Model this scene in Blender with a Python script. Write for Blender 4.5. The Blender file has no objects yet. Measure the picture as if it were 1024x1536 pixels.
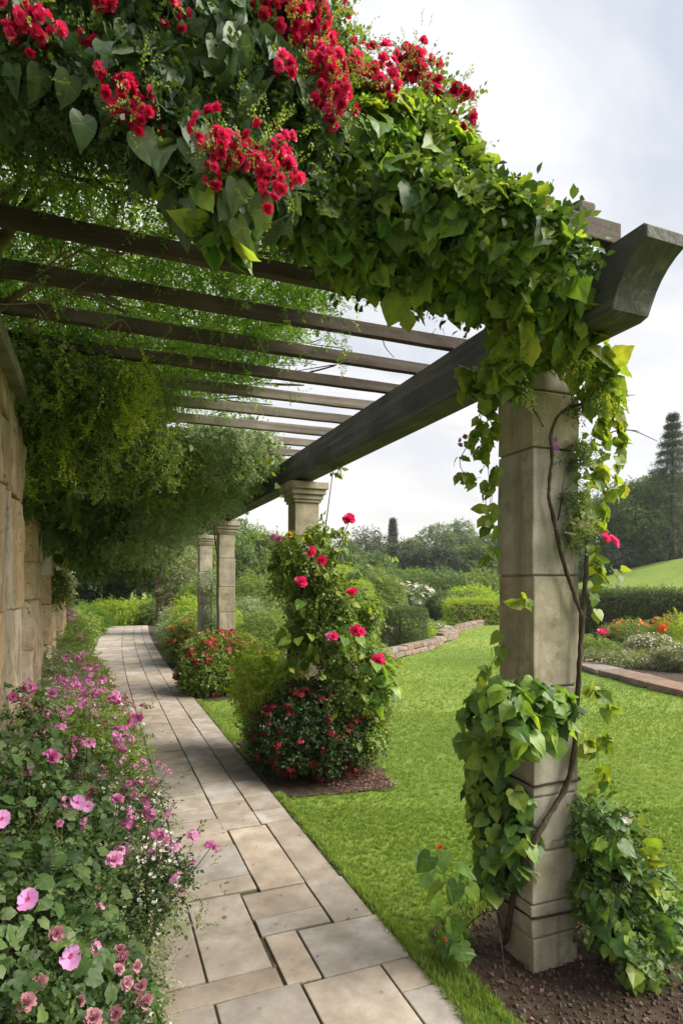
import bpy, bmesh, math, random
import numpy as np
from mathutils import Vector, Matrix, noise as mnoise

random.seed(7)
RNG = np.random.default_rng(11)
SC = bpy.context.scene
COL = SC.collection

# ------------------------------------------------------------------ camera
CAM_H = 1.5
YAW = math.atan(362 / 900)
cd = bpy.data.cameras.new('camera')
cam = bpy.data.objects.new('camera', cd)
COL.objects.link(cam)
cam.location = (0, 0, CAM_H)
cam.rotation_euler = (math.radians(90), 0, -YAW)
cd.sensor_fit = 'VERTICAL'
cd.sensor_height = 36
cd.lens = 900 / 1536 * 36
cd.shift_y = 107 / 1536
cd.clip_start = 0.02
cd.clip_end = 2000
SC.camera = cam

# ------------------------------------------------------------------ world, sun, exposure
SUN_DIR = Vector((0.80, -0.42, 0.78)).normalized()
world = bpy.data.worlds.new('World')
SC.world = world
world.use_nodes = True
wn = world.node_tree
wn.nodes.clear()
def N(tree, typ, **kw):
    n = tree.nodes.new(typ)
    for k, v in kw.items():
        if k == 'inp':
            for kk, vv in v.items():
                n.inputs[kk].default_value = vv
        else:
            setattr(n, k, v)
    return n
def L(tree, a, b):
    tree.links.new(a, b)
sky = N(wn, 'ShaderNodeTexSky', sky_type='NISHITA', sun_disc=False)
sky.sun_elevation = math.asin(SUN_DIR.z)
sky.sun_rotation = math.atan2(SUN_DIR.x, SUN_DIR.y)
sky.altitude = 100
sky.air_density = 1.0
sky.dust_density = 2.0
tc = N(wn, 'ShaderNodeTexCoord')
sep = N(wn, 'ShaderNodeSeparateXYZ')
L(wn, tc.outputs['Generated'], sep.inputs[0])
zc = N(wn, 'ShaderNodeMath', operation='MAXIMUM', inp={1: 0.0})
L(wn, sep.outputs['Z'], zc.inputs[0])
za = N(wn, 'ShaderNodeMath', operation='ADD', inp={1: 0.22})
L(wn, zc.outputs[0], za.inputs[0])
dv = N(wn, 'ShaderNodeVectorMath', operation='DIVIDE')
L(wn, tc.outputs['Generated'], dv.inputs[0])
cmb = N(wn, 'ShaderNodeCombineXYZ')
for i in range(3):
    L(wn, za.outputs[0], cmb.inputs[i])
L(wn, cmb.outputs[0], dv.inputs[1])
mp = N(wn, 'ShaderNodeMapping')
mp.inputs['Scale'].default_value = (1.0, 1.5, 0.0)
mp.inputs['Rotation'].default_value = (0, 0, 0.5)
mp.inputs['Location'].default_value = (3.3, 1.2, 0)
L(wn, dv.outputs[0], mp.inputs[0])
nz = N(wn, 'ShaderNodeTexNoise', inp={'Scale': 1.5, 'Detail': 7.0, 'Roughness': 0.52, 'Distortion': 0.5})
L(wn, mp.outputs[0], nz.inputs['Vector'])
cr = N(wn, 'ShaderNodeValToRGB')
cr.color_ramp.elements[0].position = 0.40
cr.color_ramp.elements[0].color = (3.4, 3.7, 4.15, 1)     # grey-blue veil
cr.color_ramp.elements[1].position = 0.60
cr.color_ramp.elements[1].color = (5.5, 5.45, 5.45, 1)        # bright cloud
L(wn, nz.outputs['Fac'], cr.inputs[0])
# towards the horizon the cloud cover turns pale and warm
hr = N(wn, 'ShaderNodeMapRange', inp={1: 0.0, 2: 0.62, 3: 0.9, 4: 0.0})
L(wn, zc.outputs[0], hr.inputs[0])
nz2 = N(wn, 'ShaderNodeTexNoise', inp={'Scale': 1.1, 'Detail': 5.0, 'Roughness': 0.5})
mp2 = N(wn, 'ShaderNodeMapping')
mp2.inputs['Scale'].default_value = (1.0, 1.0, 7.0)
L(wn, tc.outputs['Generated'], mp2.inputs[0])
L(wn, mp2.outputs[0], nz2.inputs['Vector'])
hz = N(wn, 'ShaderNodeValToRGB')
hz.color_ramp.elements[0].position = 0.38
hz.color_ramp.elements[0].color = (4.4, 4.4, 4.5, 1)
hz.color_ramp.elements[1].position = 0.62
hz.color_ramp.elements[1].color = (5.7, 5.3, 4.9, 1)
L(wn, nz2.outputs['Fac'], hz.inputs[0])
mx = N(wn, 'ShaderNodeMix', data_type='RGBA')
L(wn, hr.outputs[0], mx.inputs[0])
L(wn, cr.outputs[0], mx.inputs[6])
L(wn, hz.outputs[0], mx.inputs[7])
mx2 = N(wn, 'ShaderNodeMix', data_type='RGBA', inp={0: 0.9})
L(wn, sky.outputs[0], mx2.inputs[6])
L(wn, mx.outputs[2], mx2.inputs[7])
bg = N(wn, 'ShaderNodeBackground', inp={'Strength': 0.105})
L(wn, mx2.outputs[2], bg.inputs[0])
wo = N(wn, 'ShaderNodeOutputWorld')
L(wn, bg.outputs[0], wo.inputs[0])

sd = bpy.data.lights.new('sun', 'SUN')
sd.energy = 5.0
sd.angle = math.radians(45)
sd.color = (1.0, 0.92, 0.8)
sun = bpy.data.objects.new('sun', sd)
sun.rotation_euler = (-SUN_DIR).to_track_quat('-Z', 'Y').to_euler()
sun.location = (20, -10, 20)
COL.objects.link(sun)

SC.view_settings.view_transform = 'Standard'
SC.view_settings.look = 'None'
SC.view_settings.exposure = 0.98
SC.view_settings.gamma = 1.0
SC.render.engine = 'CYCLES'
SC.cycles.use_denoising = True
SC.cycles.max_bounces = 8
SC.cycles.diffuse_bounces = 4
SC.cycles.transmission_bounces = 4
SC.cycles.caustics_reflective = False
SC.cycles.caustics_refractive = False

# ------------------------------------------------------------------ helpers
cS, cC = math.sin(YAW), math.cos(YAW)
def W(px, py, d):
    """World point seen at photo pixel (px, py), d metres along the view axis."""
    x = (px - 512) / 900 * d
    return np.array([d * cS + x * cC, d * cC - x * cS, CAM_H + (875 - py) / 900 * d])
def G(px, py, z=0.0):
    return W(px, py, (CAM_H - z) * 900 / (py - 875))

def lin(r, g, b, k=1.0):
    f = lambda c: ((c / 255) / 12.92 if c / 255 <= 0.04045 else ((c / 255 + 0.055) / 1.055) ** 2.4) * k
    return (f(r), f(g), f(b), 1.0)

def tag(o, label=None, cat=None, group=None, kind=None):
    if label: o['label'] = label
    if cat: o['category'] = cat
    if group: o['group'] = group
    if kind: o['kind'] = kind
    return o
def thing(name, label, cat, loc=(0, 0, 0), group=None):
    o = bpy.data.objects.new(name, None)
    COL.objects.link(o)
    o.location = [float(v) for v in loc]
    o.empty_display_size = 0.1
    return tag(o, label, cat, group, 'thing')
def link(name, me, mat, parent=None):
    o = bpy.data.objects.new(name, me)
    COL.objects.link(o)
    if mat is not None:
        me.materials.append(mat)
    if parent is not None:
        o.parent = parent
    return o
def origin(parent):
    p = np.zeros(3)
    while parent is not None:
        p += np.array(parent.location)
        parent = parent.parent
    return p
def raw_mesh(name, V, loops, totals, rnd=None, smooth=True, aux=None):
    me = bpy.data.meshes.new(name)
    me.vertices.add(len(V))
    me.vertices.foreach_set('co', np.ascontiguousarray(V, dtype=np.float32).ravel())
    me.loops.add(len(loops))
    me.loops.foreach_set('vertex_index', np.ascontiguousarray(loops, dtype=np.int32))
    me.polygons.add(len(totals))
    st = np.zeros(len(totals), dtype=np.int32)
    st[1:] = np.cumsum(totals)[:-1]
    me.polygons.foreach_set('loop_start', st)
    me.polygons.foreach_set('loop_total', np.ascontiguousarray(totals, dtype=np.int32))
    me.polygons.foreach_set('use_smooth', np.full(len(totals), smooth, dtype=bool))
    if rnd is not None:
        a = me.attributes.new('rnd', 'FLOAT', 'POINT')
        a.data.foreach_set('value', np.ascontiguousarray(rnd, dtype=np.float32))
    if aux is not None:
        a = me.attributes.new('aux', 'FLOAT', 'POINT')
        a.data.foreach_set('value', np.ascontiguousarray(aux, dtype=np.float32))
    me.update(calc_edges=True)
    me.validate()
    return me

def norm(a):
    return a / np.maximum(np.linalg.norm(a, axis=-1, keepdims=True), 1e-9)

class T:
    """A leaf or petal template: verts (tip along +Y, face along +Z), faces, per-vertex aux value."""
    def __init__(s, verts, faces, aux=None):
        s.v = np.array(verts, dtype=np.float64)
        s.loops = np.array([i for f in faces for i in f])
        s.tot = np.array([len(f) for f in faces])
        s.faces = faces
        s.aux = np.array(aux if aux is not None else np.zeros(len(verts)), dtype=np.float64)
def join_T(ts):
    vs, fs, ax, o = [], [], [], 0
    for t in ts:
        vs += list(t.v); ax += list(t.aux)
        fs += [[i + o for i in f] for f in t.faces]
        o += len(t.v)
    return T(vs, fs, ax)
def xf(t, M, aux=None):
    v = np.array([list(M @ Vector(p)) for p in t.v])
    return T(v, t.faces, t.aux if aux is None else np.full(len(v), aux))

def scatter_data(t, P, Nn, Tp, S, rnd=None, sx=None):
    n = len(P)
    S = np.broadcast_to(np.asarray(S, dtype=float), (n,))
    Nn = norm(np.asarray(Nn, float)); Tp = np.asarray(Tp, float)
    Tp = norm(Tp - Nn * np.sum(Tp * Nn, axis=1, keepdims=True) + 1e-6)
    X = np.cross(Tp, Nn)
    k = len(t.v)
    sxv = S if sx is None else S * sx
    V = (P[:, None, :] + X[:, None, :] * t.v[None, :, 0:1] * sxv[:, None, None]
         + Tp[:, None, :] * t.v[None, :, 1:2] * S[:, None, None]
         + Nn[:, None, :] * t.v[None, :, 2:3] * S[:, None, None]).reshape(-1, 3)
    loops = (t.loops[None, :] + (np.arange(n) * k)[:, None]).ravel()
    tot = np.tile(t.tot, n)
    if rnd is None: rnd = RNG.random(n)
    return V, loops, tot, np.repeat(rnd, k), np.tile(t.aux, n)
def build(name, datas, mat, parent=None, smooth=True):
    o = 0; Vs, Ls, Ts, Rs, As = [], [], [], [], []
    for V, l, t, r, a in datas:
        Vs.append(V); Ls.append(l + o); Ts.append(t); Rs.append(r); As.append(a); o += len(V)
    V = np.concatenate(Vs)
    if parent is not None: V = V - origin(parent)
    me = raw_mesh(name, V, np.concatenate(Ls), np.concatenate(Ts), np.concatenate(Rs), smooth, np.concatenate(As))
    return link(name, me, mat, parent)

def tubes(name, datas, mat, parent):
    if len(datas) <= 24:
        for d in datas: build(name, [d], mat, parent)
    else:
        o = build(name + 's', datas, mat, parent); o['kind'] = 'stuff'

def rdir(n):
    return norm(RNG.normal(size=(n, 3)))
def snoise(P, f, seed=0.0):
    """Cheap smooth pseudo-noise in -1..1 for arrays of points."""
    p = P * f + seed
    return (np.sin(p[:, 0] * 1.7 + 1.3 * np.sin(p[:, 1] * 1.1 + seed)) + np.sin(p[:, 1] * 1.9 + 1.7 * np.sin(p[:, 2] * 1.3))
            + np.sin(p[:, 2] * 2.1 + 1.1 * np.sin(p[:, 0] * 1.4 + 2.0))) / 3

def catmull(pts, per=6):
    pts = [np.array(p, float) for p in pts]
    if len(pts) < 3: return pts
    P = [2 * pts[0] - pts[1]] + pts + [2 * pts[-1] - pts[-2]]
    out = []
    for i in range(1, len(P) - 2):
        for k in range(per):
            t = k / per
            a, b, c, d = P[i - 1:i + 3]
            out.append(0.5 * (2 * b + (c - a) * t + (2 * a - 5 * b + 4 * c - d) * t * t + (3 * b - a - 3 * c + d) * t ** 3))
    out.append(pts[-1])
    return out
def tube_data(pts, r0, r1=None, sides=7, per=6, wob=0.0, knob=0.0):
    if r1 is None: r1 = r0
    C = np.array(catmull(pts, per))
    n = len(C)
    if wob:
        C = C + RNG.normal(size=C.shape) * wob
    tan = norm(np.gradient(C, axis=0))
    up = np.array([0.13, 0.21, 0.97])
    if abs(np.dot(tan[0], up)) > 0.9: up = np.array([0.9, 0.3, 0.1])
    V = []
    rr = np.linspace(r0, r1, n) * (1 + knob * RNG.normal(size=n))
    b = up
    for i in range(n):
        a = norm(np.cross(tan[i], b)); b = norm(np.cross(a, tan[i]))
        for k in range(sides):
            th = 2 * math.pi * k / sides
            V.append(C[i] + rr[i] * (math.cos(th) * a + math.sin(th) * b))
    loops, tot = [], []
    for i in range(n - 1):
        for k in range(sides):
            k2 = (k + 1) % sides
            loops += [i * sides + k, i * sides + k2, (i + 1) * sides + k2, (i + 1) * sides + k]
            tot.append(4)
    loops += list(range(sides))[::-1]; tot.append(sides)
    loops += [(n - 1) * sides + k for k in range(sides)]; tot.append(sides)
    V = np.array(V)
    return V, np.array(loops), np.array(tot), np.full(len(V), RNG.random()), np.zeros(len(V))

def box_bm(bm, x0, x1, y0, y1, z0, z1, bevel=0.0, jit=0.0):
    r = bmesh.ops.create_cube(bm, size=1.0)
    vs = r['verts']
    for v in vs:
        v.co.x = (x0 + x1) / 2 + v.co.x * (x1 - x0) + random.uniform(-jit, jit)
        v.co.y = (y0 + y1) / 2 + v.co.y * (y1 - y0) + random.uniform(-jit, jit)
        v.co.z = (z0 + z1) / 2 + v.co.z * (z1 - z0) + random.uniform(-jit, jit)
    if bevel:
        es = list({e for v in vs for e in v.link_edges})
        bmesh.ops.bevel(bm, geom=es, offset=bevel, segments=2, affect='EDGES', profile=0.6)
    return vs
def bm_obj(name, bm, mat, parent=None, smooth=False):
    bmesh.ops.recalc_face_normals(bm, faces=bm.faces)
    me = bpy.data.meshes.new(name)
    if parent is not None:
        bmesh.ops.translate(bm, verts=bm.verts, vec=-Vector(origin(parent)))
    bm.to_mesh(me); bm.free()
    for p in me.polygons: p.use_smooth = smooth
    return link(name, me, mat, parent)

# ------------------------------------------------------------------ materials
def new_mat(name):
    m = bpy.data.materials.new(name)
    m.use_nodes = True
    t = m.node_tree
    t.nodes.clear()
    out = N(t, 'ShaderNodeOutputMaterial')
    return m, t, out
def ramp(t, stops, fac):
    r = N(t, 'ShaderNodeValToRGB')
    el = r.color_ramp.elements
    while len(el) < len(stops): el.new(0.5)
    for e, (p, c) in zip(el, stops):
        e.position = p; e.color = c
    L(t, fac, r.inputs[0])
    return r.outputs[0]
def leaf_mat(name, cols, trans=0.35, rough=0.5, tcol=None, spec=0.35, edge=None, veins=False):
    m, t, out = new_mat(name)
    at = N(t, 'ShaderNodeAttribute', attribute_name='rnd')
    n = len(cols)
    c = ramp(t, [(i / max(1, n - 1), cc) for i, cc in enumerate(cols)], at.outputs['Fac'])
    if edge is not None:
        ax = N(t, 'ShaderNodeAttribute', attribute_name='aux')
        mx = N(t, 'ShaderNodeMix', data_type='RGBA')
        L(t, ramp(t, [(0.0, (1, 1, 1, 1)), (edge[1], (0, 0, 0, 1))], ax.outputs['Fac']), mx.inputs[0])
        L(t, c, mx.inputs[6]); mx.inputs[7].default_value = edge[0]
        c = mx.outputs[2]
    if veins:
        ax = N(t, 'ShaderNodeAttribute', attribute_name='aux')
        mx = N(t, 'ShaderNodeMix', data_type='RGBA')
        L(t, ramp(t, [(0.72, (0, 0, 0, 1)), (0.97, (.33, .33, .33, 1))], ax.outputs['Fac']), mx.inputs[0])
        L(t, c, mx.inputs[6]); mx.inputs[7].default_value = (0.26, 0.32, 0.13, 1)
        c = mx.outputs[2]
    tx = N(t, 'ShaderNodeTexCoord')
    nz = N(t, 'ShaderNodeTexNoise', inp={'Scale': 38.0, 'Detail': 3.0})
    L(t, tx.outputs['Object'], nz.inputs['Vector'])
    hs = N(t, 'ShaderNodeHueSaturation')
    mr = N(t, 'ShaderNodeMapRange', inp={1: 0.3, 2: 0.7, 3: 0.78, 4: 1.22})
    L(t, nz.outputs['Fac'], mr.inputs[0]); L(t, mr.outputs[0], hs.inputs['Value']); L(t, c, hs.inputs['Color'])
    p = N(t, 'ShaderNodeBsdfPrincipled', inp={'Roughness': rough, 'Specular IOR Level': spec})
    L(t, hs.outputs[0], p.inputs['Base Color'])
    bmp = N(t, 'ShaderNodeBump', inp={'Strength': 0.25, 'Distance': 0.004})
    L(t, nz.outputs['Fac'], bmp.inputs['Height']); L(t, bmp.outputs[0], p.inputs['Normal'])
    if trans > 0:
        tr = N(t, 'ShaderNodeBsdfTranslucent')
        mt = N(t, 'ShaderNodeMix', data_type='RGBA', blend_type='MULTIPLY', inp={0: 1.0})
        L(t, hs.outputs[0], mt.inputs[6]); mt.inputs[7].default_value = tcol or (1.7, 1.6, 0.6, 1)
        L(t, mt.outputs[2], tr.inputs[0])
        ms = N(t, 'ShaderNodeMixShader', inp={0: trans})
        L(t, p.outputs[0], ms.inputs[1]); L(t, tr.outputs[0], ms.inputs[2])
        L(t, ms.outputs[0], out.inputs[0])
    else:
        L(t, p.outputs[0], out.inputs[0])
    return m
def rock_mat(name, cols, scale=6.0, crack=None, streak=None, bump=0.5, rough=0.85, dist=0.01, attr=False, spots=None, moss=None):
    m, t, out = new_mat(name)
    tx = N(t, 'ShaderNodeTexCoord')
    nz = N(t, 'ShaderNodeTexNoise', inp={'Scale': scale, 'Detail': 9.0, 'Roughness': 0.62})
    L(t, tx.outputs['Object'], nz.inputs['Vector'])
    fac = nz.outputs['Fac']
    n = len(cols)
    c = ramp(t, [(0.30 + 0.42 * i / max(1, n - 1), cc) for i, cc in enumerate(cols)], fac)
    h = fac
    if attr:
        at = N(t, 'ShaderNodeAttribute', attribute_name='rnd')
        hs = N(t, 'ShaderNodeHueSaturation')
        mr = N(t, 'ShaderNodeMapRange', inp={1: 0, 2: 1, 3: 0.76, 4: 1.15})
        L(t, at.outputs['Fac'], mr.inputs[0]); L(t, mr.outputs[0], hs.inputs['Value'])
        mr2 = N(t, 'ShaderNodeMath', operation='FRACT')
        mr3 = N(t, 'ShaderNodeMath', operation='MULTIPLY', inp={1: 7.31})
        L(t, at.outputs['Fac'], mr3.inputs[0]); L(t, mr3.outputs[0], mr2.inputs[0])
        mr4 = N(t, 'ShaderNodeMapRange', inp={1: 0, 2: 1, 3: 0.55, 4: 1.35})
        L(t, mr2.outputs[0], mr4.inputs[0]); L(t, mr4.outputs[0], hs.inputs['Saturation'])
        L(t, c, hs.inputs['Color']); c = hs.outputs[0]
    if streak:      # vertical or lengthwise weather stains: (mapping scale, colour, low, high)
        mp = N(t, 'ShaderNodeMapping'); mp.inputs['Scale'].default_value = streak[0]
        L(t, tx.outputs['Object'], mp.inputs[0])
        n2 = N(t, 'ShaderNodeTexNoise', inp={'Scale': 1.0, 'Detail': 6.0, 'Roughness': 0.6})
        L(t, mp.outputs[0], n2.inputs['Vector'])
        f2 = ramp(t, [(streak[2], (0, 0, 0, 1)), (streak[3], (1, 1, 1, 1))], n2.outputs['Fac'])
        mx = N(t, 'ShaderNodeMix', data_type='RGBA')
        L(t, f2, mx.inputs[0]); L(t, c, mx.inputs[6]); mx.inputs[7].default_value = streak[1]
        c = mx.outputs[2]
        ad = N(t, 'ShaderNodeMath', operation='ADD'); L(t, h, ad.inputs[0]); L(t, n2.outputs['Fac'], ad.inputs[1]); h = ad.outputs[0]
    if moss:        # (colour, scale, low, high)
        n4 = N(t, 'ShaderNodeTexNoise', inp={'Scale': moss[1], 'Detail': 8.0, 'Roughness': 0.7})
        L(t, tx.outputs['Object'], n4.inputs['Vector'])
        mx = N(t, 'ShaderNodeMix', data_type='RGBA')
        L(t, ramp(t, [(moss[2], (0, 0, 0, 1)), (moss[3], (1, 1, 1, 1))], n4.outputs['Fac']), mx.inputs[0])
        L(t, c, mx.inputs[6]); mx.inputs[7].default_value = moss[0]
        c = mx.outputs[2]
    if spots:       # (scale, colour, size) lichen spots and pits
        v = N(t, 'ShaderNodeTexVoronoi', inp={'Scale': spots[0]})
        L(t, tx.outputs['Object'], v.inputs['Vector'])
        f3 = ramp(t, [(spots[2], (1, 1, 1, 1)), (spots[2] * 1.8, (0, 0, 0, 1))], v.outputs['Distance'])
        n3 = N(t, 'ShaderNodeTexNoise', inp={'Scale': spots[0] * 0.12, 'Detail': 2.0})
        L(t, tx.outputs['Object'], n3.inputs['Vector'])
        mm = N(t, 'ShaderNodeMath', operation='MULTIPLY')
        L(t, f3, mm.inputs[0]); L(t, ramp(t, [(0.48, (0, 0, 0, 1)), (0.62, (1, 1, 1, 1))], n3.outputs['Fac']), mm.inputs[1])
        mx = N(t, 'ShaderNodeMix', data_type='RGBA')
        L(t, mm.outputs[0], mx.inputs[0]); L(t, c, mx.inputs[6]); mx.inputs[7].default_value = spots[1]
        c = mx.outputs[2]
    p = N(t, 'ShaderNodeBsdfPrincipled', inp={'Roughness': rough, 'Specular IOR Level': 0.25})
    if crack:       # (mapping scale, colour)
        mp = N(t, 'ShaderNodeMapping'); mp.inputs['Scale'].default_value = crack[0]
        nd = N(t, 'ShaderNodeTexNoise', inp={'Scale': 3.0, 'Detail': 3.0})
        L(t, tx.outputs['Object'], nd.inputs['Vector'])
        am = N(t, 'ShaderNodeVectorMath', operation='MULTIPLY_ADD')
        L(t, nd.outputs['Color'], am.inputs[0]); am.inputs[1].default_value = (0.14, 0.14, 0.14)
        L(t, tx.outputs['Object'], am.inputs[2]); L(t, am.outputs[0], mp.inputs[0])
        v = N(t, 'ShaderNodeTexVoronoi', feature='DISTANCE_TO_EDGE', inp={'Scale': 1.0, 'Randomness': 0.8})
        L(t, mp.outputs[0], v.inputs['Vector'])
        vc = N(t, 'ShaderNodeTexVoronoi', inp={'Scale': 1.0, 'Randomness': 0.8})
        L(t, mp.outputs[0], vc.inputs['Vector'])
        sp = N(t, 'ShaderNodeSeparateColor'); L(t, vc.outputs['Color'], sp.inputs[0])
        mr = N(t, 'ShaderNodeMapRange', inp={1: 0, 2: 1, 3: 0.72, 4: 1.2}); L(t, sp.outputs[0], mr.inputs[0])
        hs = N(t, 'ShaderNodeHueSaturation'); L(t, mr.outputs[0], hs.inputs['Value']); L(t, c, hs.inputs['Color']); c = hs.outputs[0]
        e = ramp(t, [(0.006, (1, 1, 1, 1)), (0.028, (0, 0, 0, 1))], v.outputs['Distance'])
        mx = N(t, 'ShaderNodeMix', data_type='RGBA'); L(t, e, mx.inputs[0]); L(t, c, mx.inputs[6]); mx.inputs[7].default_value = crack[1]; c = mx.outputs[2]
        mr = N(t, 'ShaderNodeMapRange', inp={1: 0.0, 2: 0.12, 3: 0.0, 4: 1.6}); L(t, v.outputs['Distance'], mr.inputs[0])
        ad = N(t, 'ShaderNodeMath', operation='ADD'); L(t, h, ad.inputs[0]); L(t, mr.outputs[0], ad.inputs[1]); h = ad.outputs[0]
    L(t, c, p.inputs['Base Color'])
    nf = N(t, 'ShaderNodeTexNoise', inp={'Scale': scale * 11, 'Detail': 6.0, 'Roughness': 0.75})
    L(t, tx.outputs['Object'], nf.inputs['Vector'])
    ma = N(t, 'ShaderNodeMath', operation='MULTIPLY_ADD', inp={1: 0.6})
    L(t, nf.outputs['Fac'], ma.inputs[0]); L(t, h, ma.inputs[2])
    b = N(t, 'ShaderNodeBump', inp={'Strength': bump, 'Distance': dist})
    L(t, ma.outputs[0], b.inputs['Height']); L(t, b.outputs[0], p.inputs['Normal'])
    L(t, p.outputs[0], out.inputs[0])
    return m

M = {}
M['pillar'] = rock_mat('pillar_stone', [(0.19, 0.165, 0.12, 1), (0.30, 0.265, 0.20, 1), (0.40, 0.355, 0.28, 1)], 6.5, attr=True,
                       streak=((9, 9, 0.8), (0.11, 0.105, 0.075, 1), 0.50, 0.72), spots=(85, (0.13, 0.115, 0.085, 1), 0.15), bump=0.45, dist=0.006,
                       moss=((0.10, 0.11, 0.05, 1), 4.0, 0.56, 0.70))
M['pier'] = rock_mat('pier_stone', [(0.40, 0.285, 0.175, 1), (0.60, 0.46, 0.305, 1), (0.70, 0.57, 0.405, 1)], 8.0, attr=True,
                     streak=((7, 7, 2.2), (0.36, 0.26, 0.16, 1), 0.5, 0.64), bump=1.0, dist=0.035, spots=(30, (0.25, 0.18, 0.12, 1), 0.2))
M['slab'] = rock_mat('path_slab', [(0.22, 0.192, 0.162, 1), (0.31, 0.273, 0.232, 1), (0.39, 0.345, 0.30, 1)], 9.0, attr=True,
                     spots=(13, (0.22, 0.185, 0.145, 1), 0.09), bump=0.4, dist=0.005, rough=0.85, streak=((3, 3, 3), (0.20, 0.172, 0.138, 1), 0.46, 0.72), moss=((0.17, 0.165, 0.12, 1), 2.2, 0.54, 0.72))
M['joint'] = rock_mat('path_joint', [(0.035, 0.029, 0.02, 1), (0.075, 0.062, 0.044, 1), (0.055, 0.07, 0.025, 1)], 9.0, bump=0.8)
M['edging'] = rock_mat('edging_stone', [(0.13, 0.095, 0.075, 1), (0.22, 0.165, 0.135, 1), (0.28, 0.22, 0.18, 1)], 7.0, attr=True, bump=0.8, dist=0.02)
M['soil'] = rock_mat('soil', [(0.032, 0.022, 0.015, 1), (0.065, 0.045, 0.032, 1), (0.10, 0.072, 0.052, 1)], 16.0, bump=1.0, dist=0.02, rough=0.95)
M['clod'] = rock_mat('clod', [(0.04, 0.028, 0.02, 1), (0.09, 0.064, 0.045, 1), (0.15, 0.11, 0.08, 1)], 20.0, attr=True, bump=0.8, dist=0.004, rough=0.95)
M['beam'] = rock_mat('beam_wood', [(0.032, 0.034, 0.030, 1), (0.062, 0.064, 0.056, 1), (0.10, 0.10, 0.088, 1)], 3.0,
                     streak=((24, 1.1, 20), (0.13, 0.125, 0.11, 1), 0.5, 0.7), bump=0.8, dist=0.01, rough=0.75)
M['rafter'] = rock_mat('rafter_wood', [(0.026, 0.019, 0.014, 1), (0.050, 0.037, 0.028, 1), (0.080, 0.062, 0.048, 1)], 3.0,
                       streak=((1.2, 30, 26), (0.105, 0.085, 0.066, 1), 0.50, 0.76), bump=0.5, dist=0.006, rough=0.75)
M['greywood'] = rock_mat('grey_wood', [(0.10, 0.085, 0.068, 1), (0.17, 0.15, 0.125, 1), (0.23, 0.205, 0.175, 1)], 3.0,
                       streak=((1.2, 30, 26), (0.07, 0.058, 0.046, 1), 0.46, 0.70), bump=0.5, dist=0.006, rough=0.8)
M['cap'] = rock_mat('wall_cap', [(0.10, 0.10, 0.065, 1), (0.19, 0.18, 0.13, 1), (0.27, 0.25, 0.19, 1)], 6.0, bump=0.5, moss=((0.08, 0.10, 0.04, 1), 5.0, 0.5, 0.65))
M['redwood'] = rock_mat('red_wood', [(0.075, 0.028, 0.018, 1), (0.13, 0.05, 0.032, 1), (0.18, 0.08, 0.05, 1)], 4.0, streak=((20, 20, 0.8), (0.05, 0.025, 0.018, 1), 0.5, 0.7), bump=0.5)
M['bark'] = rock_mat('bark', [(0.030, 0.022, 0.015, 1), (0.062, 0.046, 0.032, 1), (0.11, 0.085, 0.06, 1)], 18.0, bump=1.0, dist=0.006, streak=((60, 60, 6), (0.022, 0.016, 0.011, 1), 0.5, 0.66))
M['palebark'] = rock_mat('pale_bark', [(0.085, 0.06, 0.04, 1), (0.16, 0.115, 0.078, 1), (0.23, 0.175, 0.125, 1)], 18.0, bump=1.0, dist=0.004)
M['cord'] = rock_mat('cord', [(0.02, 0.015, 0.01, 1), (0.045, 0.032, 0.022, 1)], 30.0, bump=0.6)

def lawn_mat():
    m, t, out = new_mat('lawn')
    tx = N(t, 'ShaderNodeTexCoord')
    a = N(t, 'ShaderNodeTexNoise', inp={'Scale': 0.35, 'Detail': 4.0, 'Roughness': 0.6})
    b = N(t, 'ShaderNodeTexNoise', inp={'Scale': 9.0, 'Detail': 6.0, 'Roughness': 0.7})
    c = N(t, 'ShaderNodeTexNoise', inp={'Scale': 120.0, 'Detail': 3.0, 'Roughness': 0.7})
    for n in (a, b, c): L(t, tx.outputs['Object'], n.inputs['Vector'])
    ca = ramp(t, [(0.32, (0.10, 0.165, 0.026, 1)), (0.5, (0.155, 0.225, 0.037, 1)), (0.7, (0.21, 0.265, 0.052, 1))], a.outputs['Fac'])
    ad = N(t, 'ShaderNodeMath', operation='ADD'); L(t, b.outputs['Fac'], ad.inputs[0]); L(t, c.outputs['Fac'], ad.inputs[1])
    mr = N(t, 'ShaderNodeMapRange', inp={1: 0.7, 2: 1.3, 3: 0.62, 4: 1.35}); L(t, ad.outputs[0], mr.inputs[0])
    hs = N(t, 'ShaderNodeHueSaturation'); L(t, mr.outputs[0], hs.inputs['Value']); L(t, ca, hs.inputs['Color'])
    p = N(t, 'ShaderNodeBsdfPrincipled', inp={'Roughness': 0.8, 'Specular IOR Level': 0.15})
    L(t, hs.outputs[0], p.inputs['Base Color'])
    bp = N(t, 'ShaderNodeBump', inp={'Strength': 0.8, 'Distance': 0.02}); L(t, ad.outputs[0], bp.inputs['Height']); L(t, bp.outputs[0], p.inputs['Normal'])
    L(t, p.outputs[0], out.inputs[0])
    return m
M['lawn'] = lawn_mat()
M['grass'] = leaf_mat('grass_blade', [(0.105, 0.185, 0.034, 1), (0.14, 0.23, 0.042, 1), (0.18, 0.268, 0.055, 1), (0.26, 0.32, 0.09, 1)], 0.42, 0.55)
M['ivy'] = leaf_mat('ivy_leaf', [(0.05, 0.115, 0.028, 1), (0.085, 0.185, 0.036, 1), (0.13, 0.245, 0.042, 1), (0.18, 0.30, 0.05, 1), (0.25, 0.335, 0.055, 1)], 0.45, 0.42, spec=0.45, veins=True)
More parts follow.
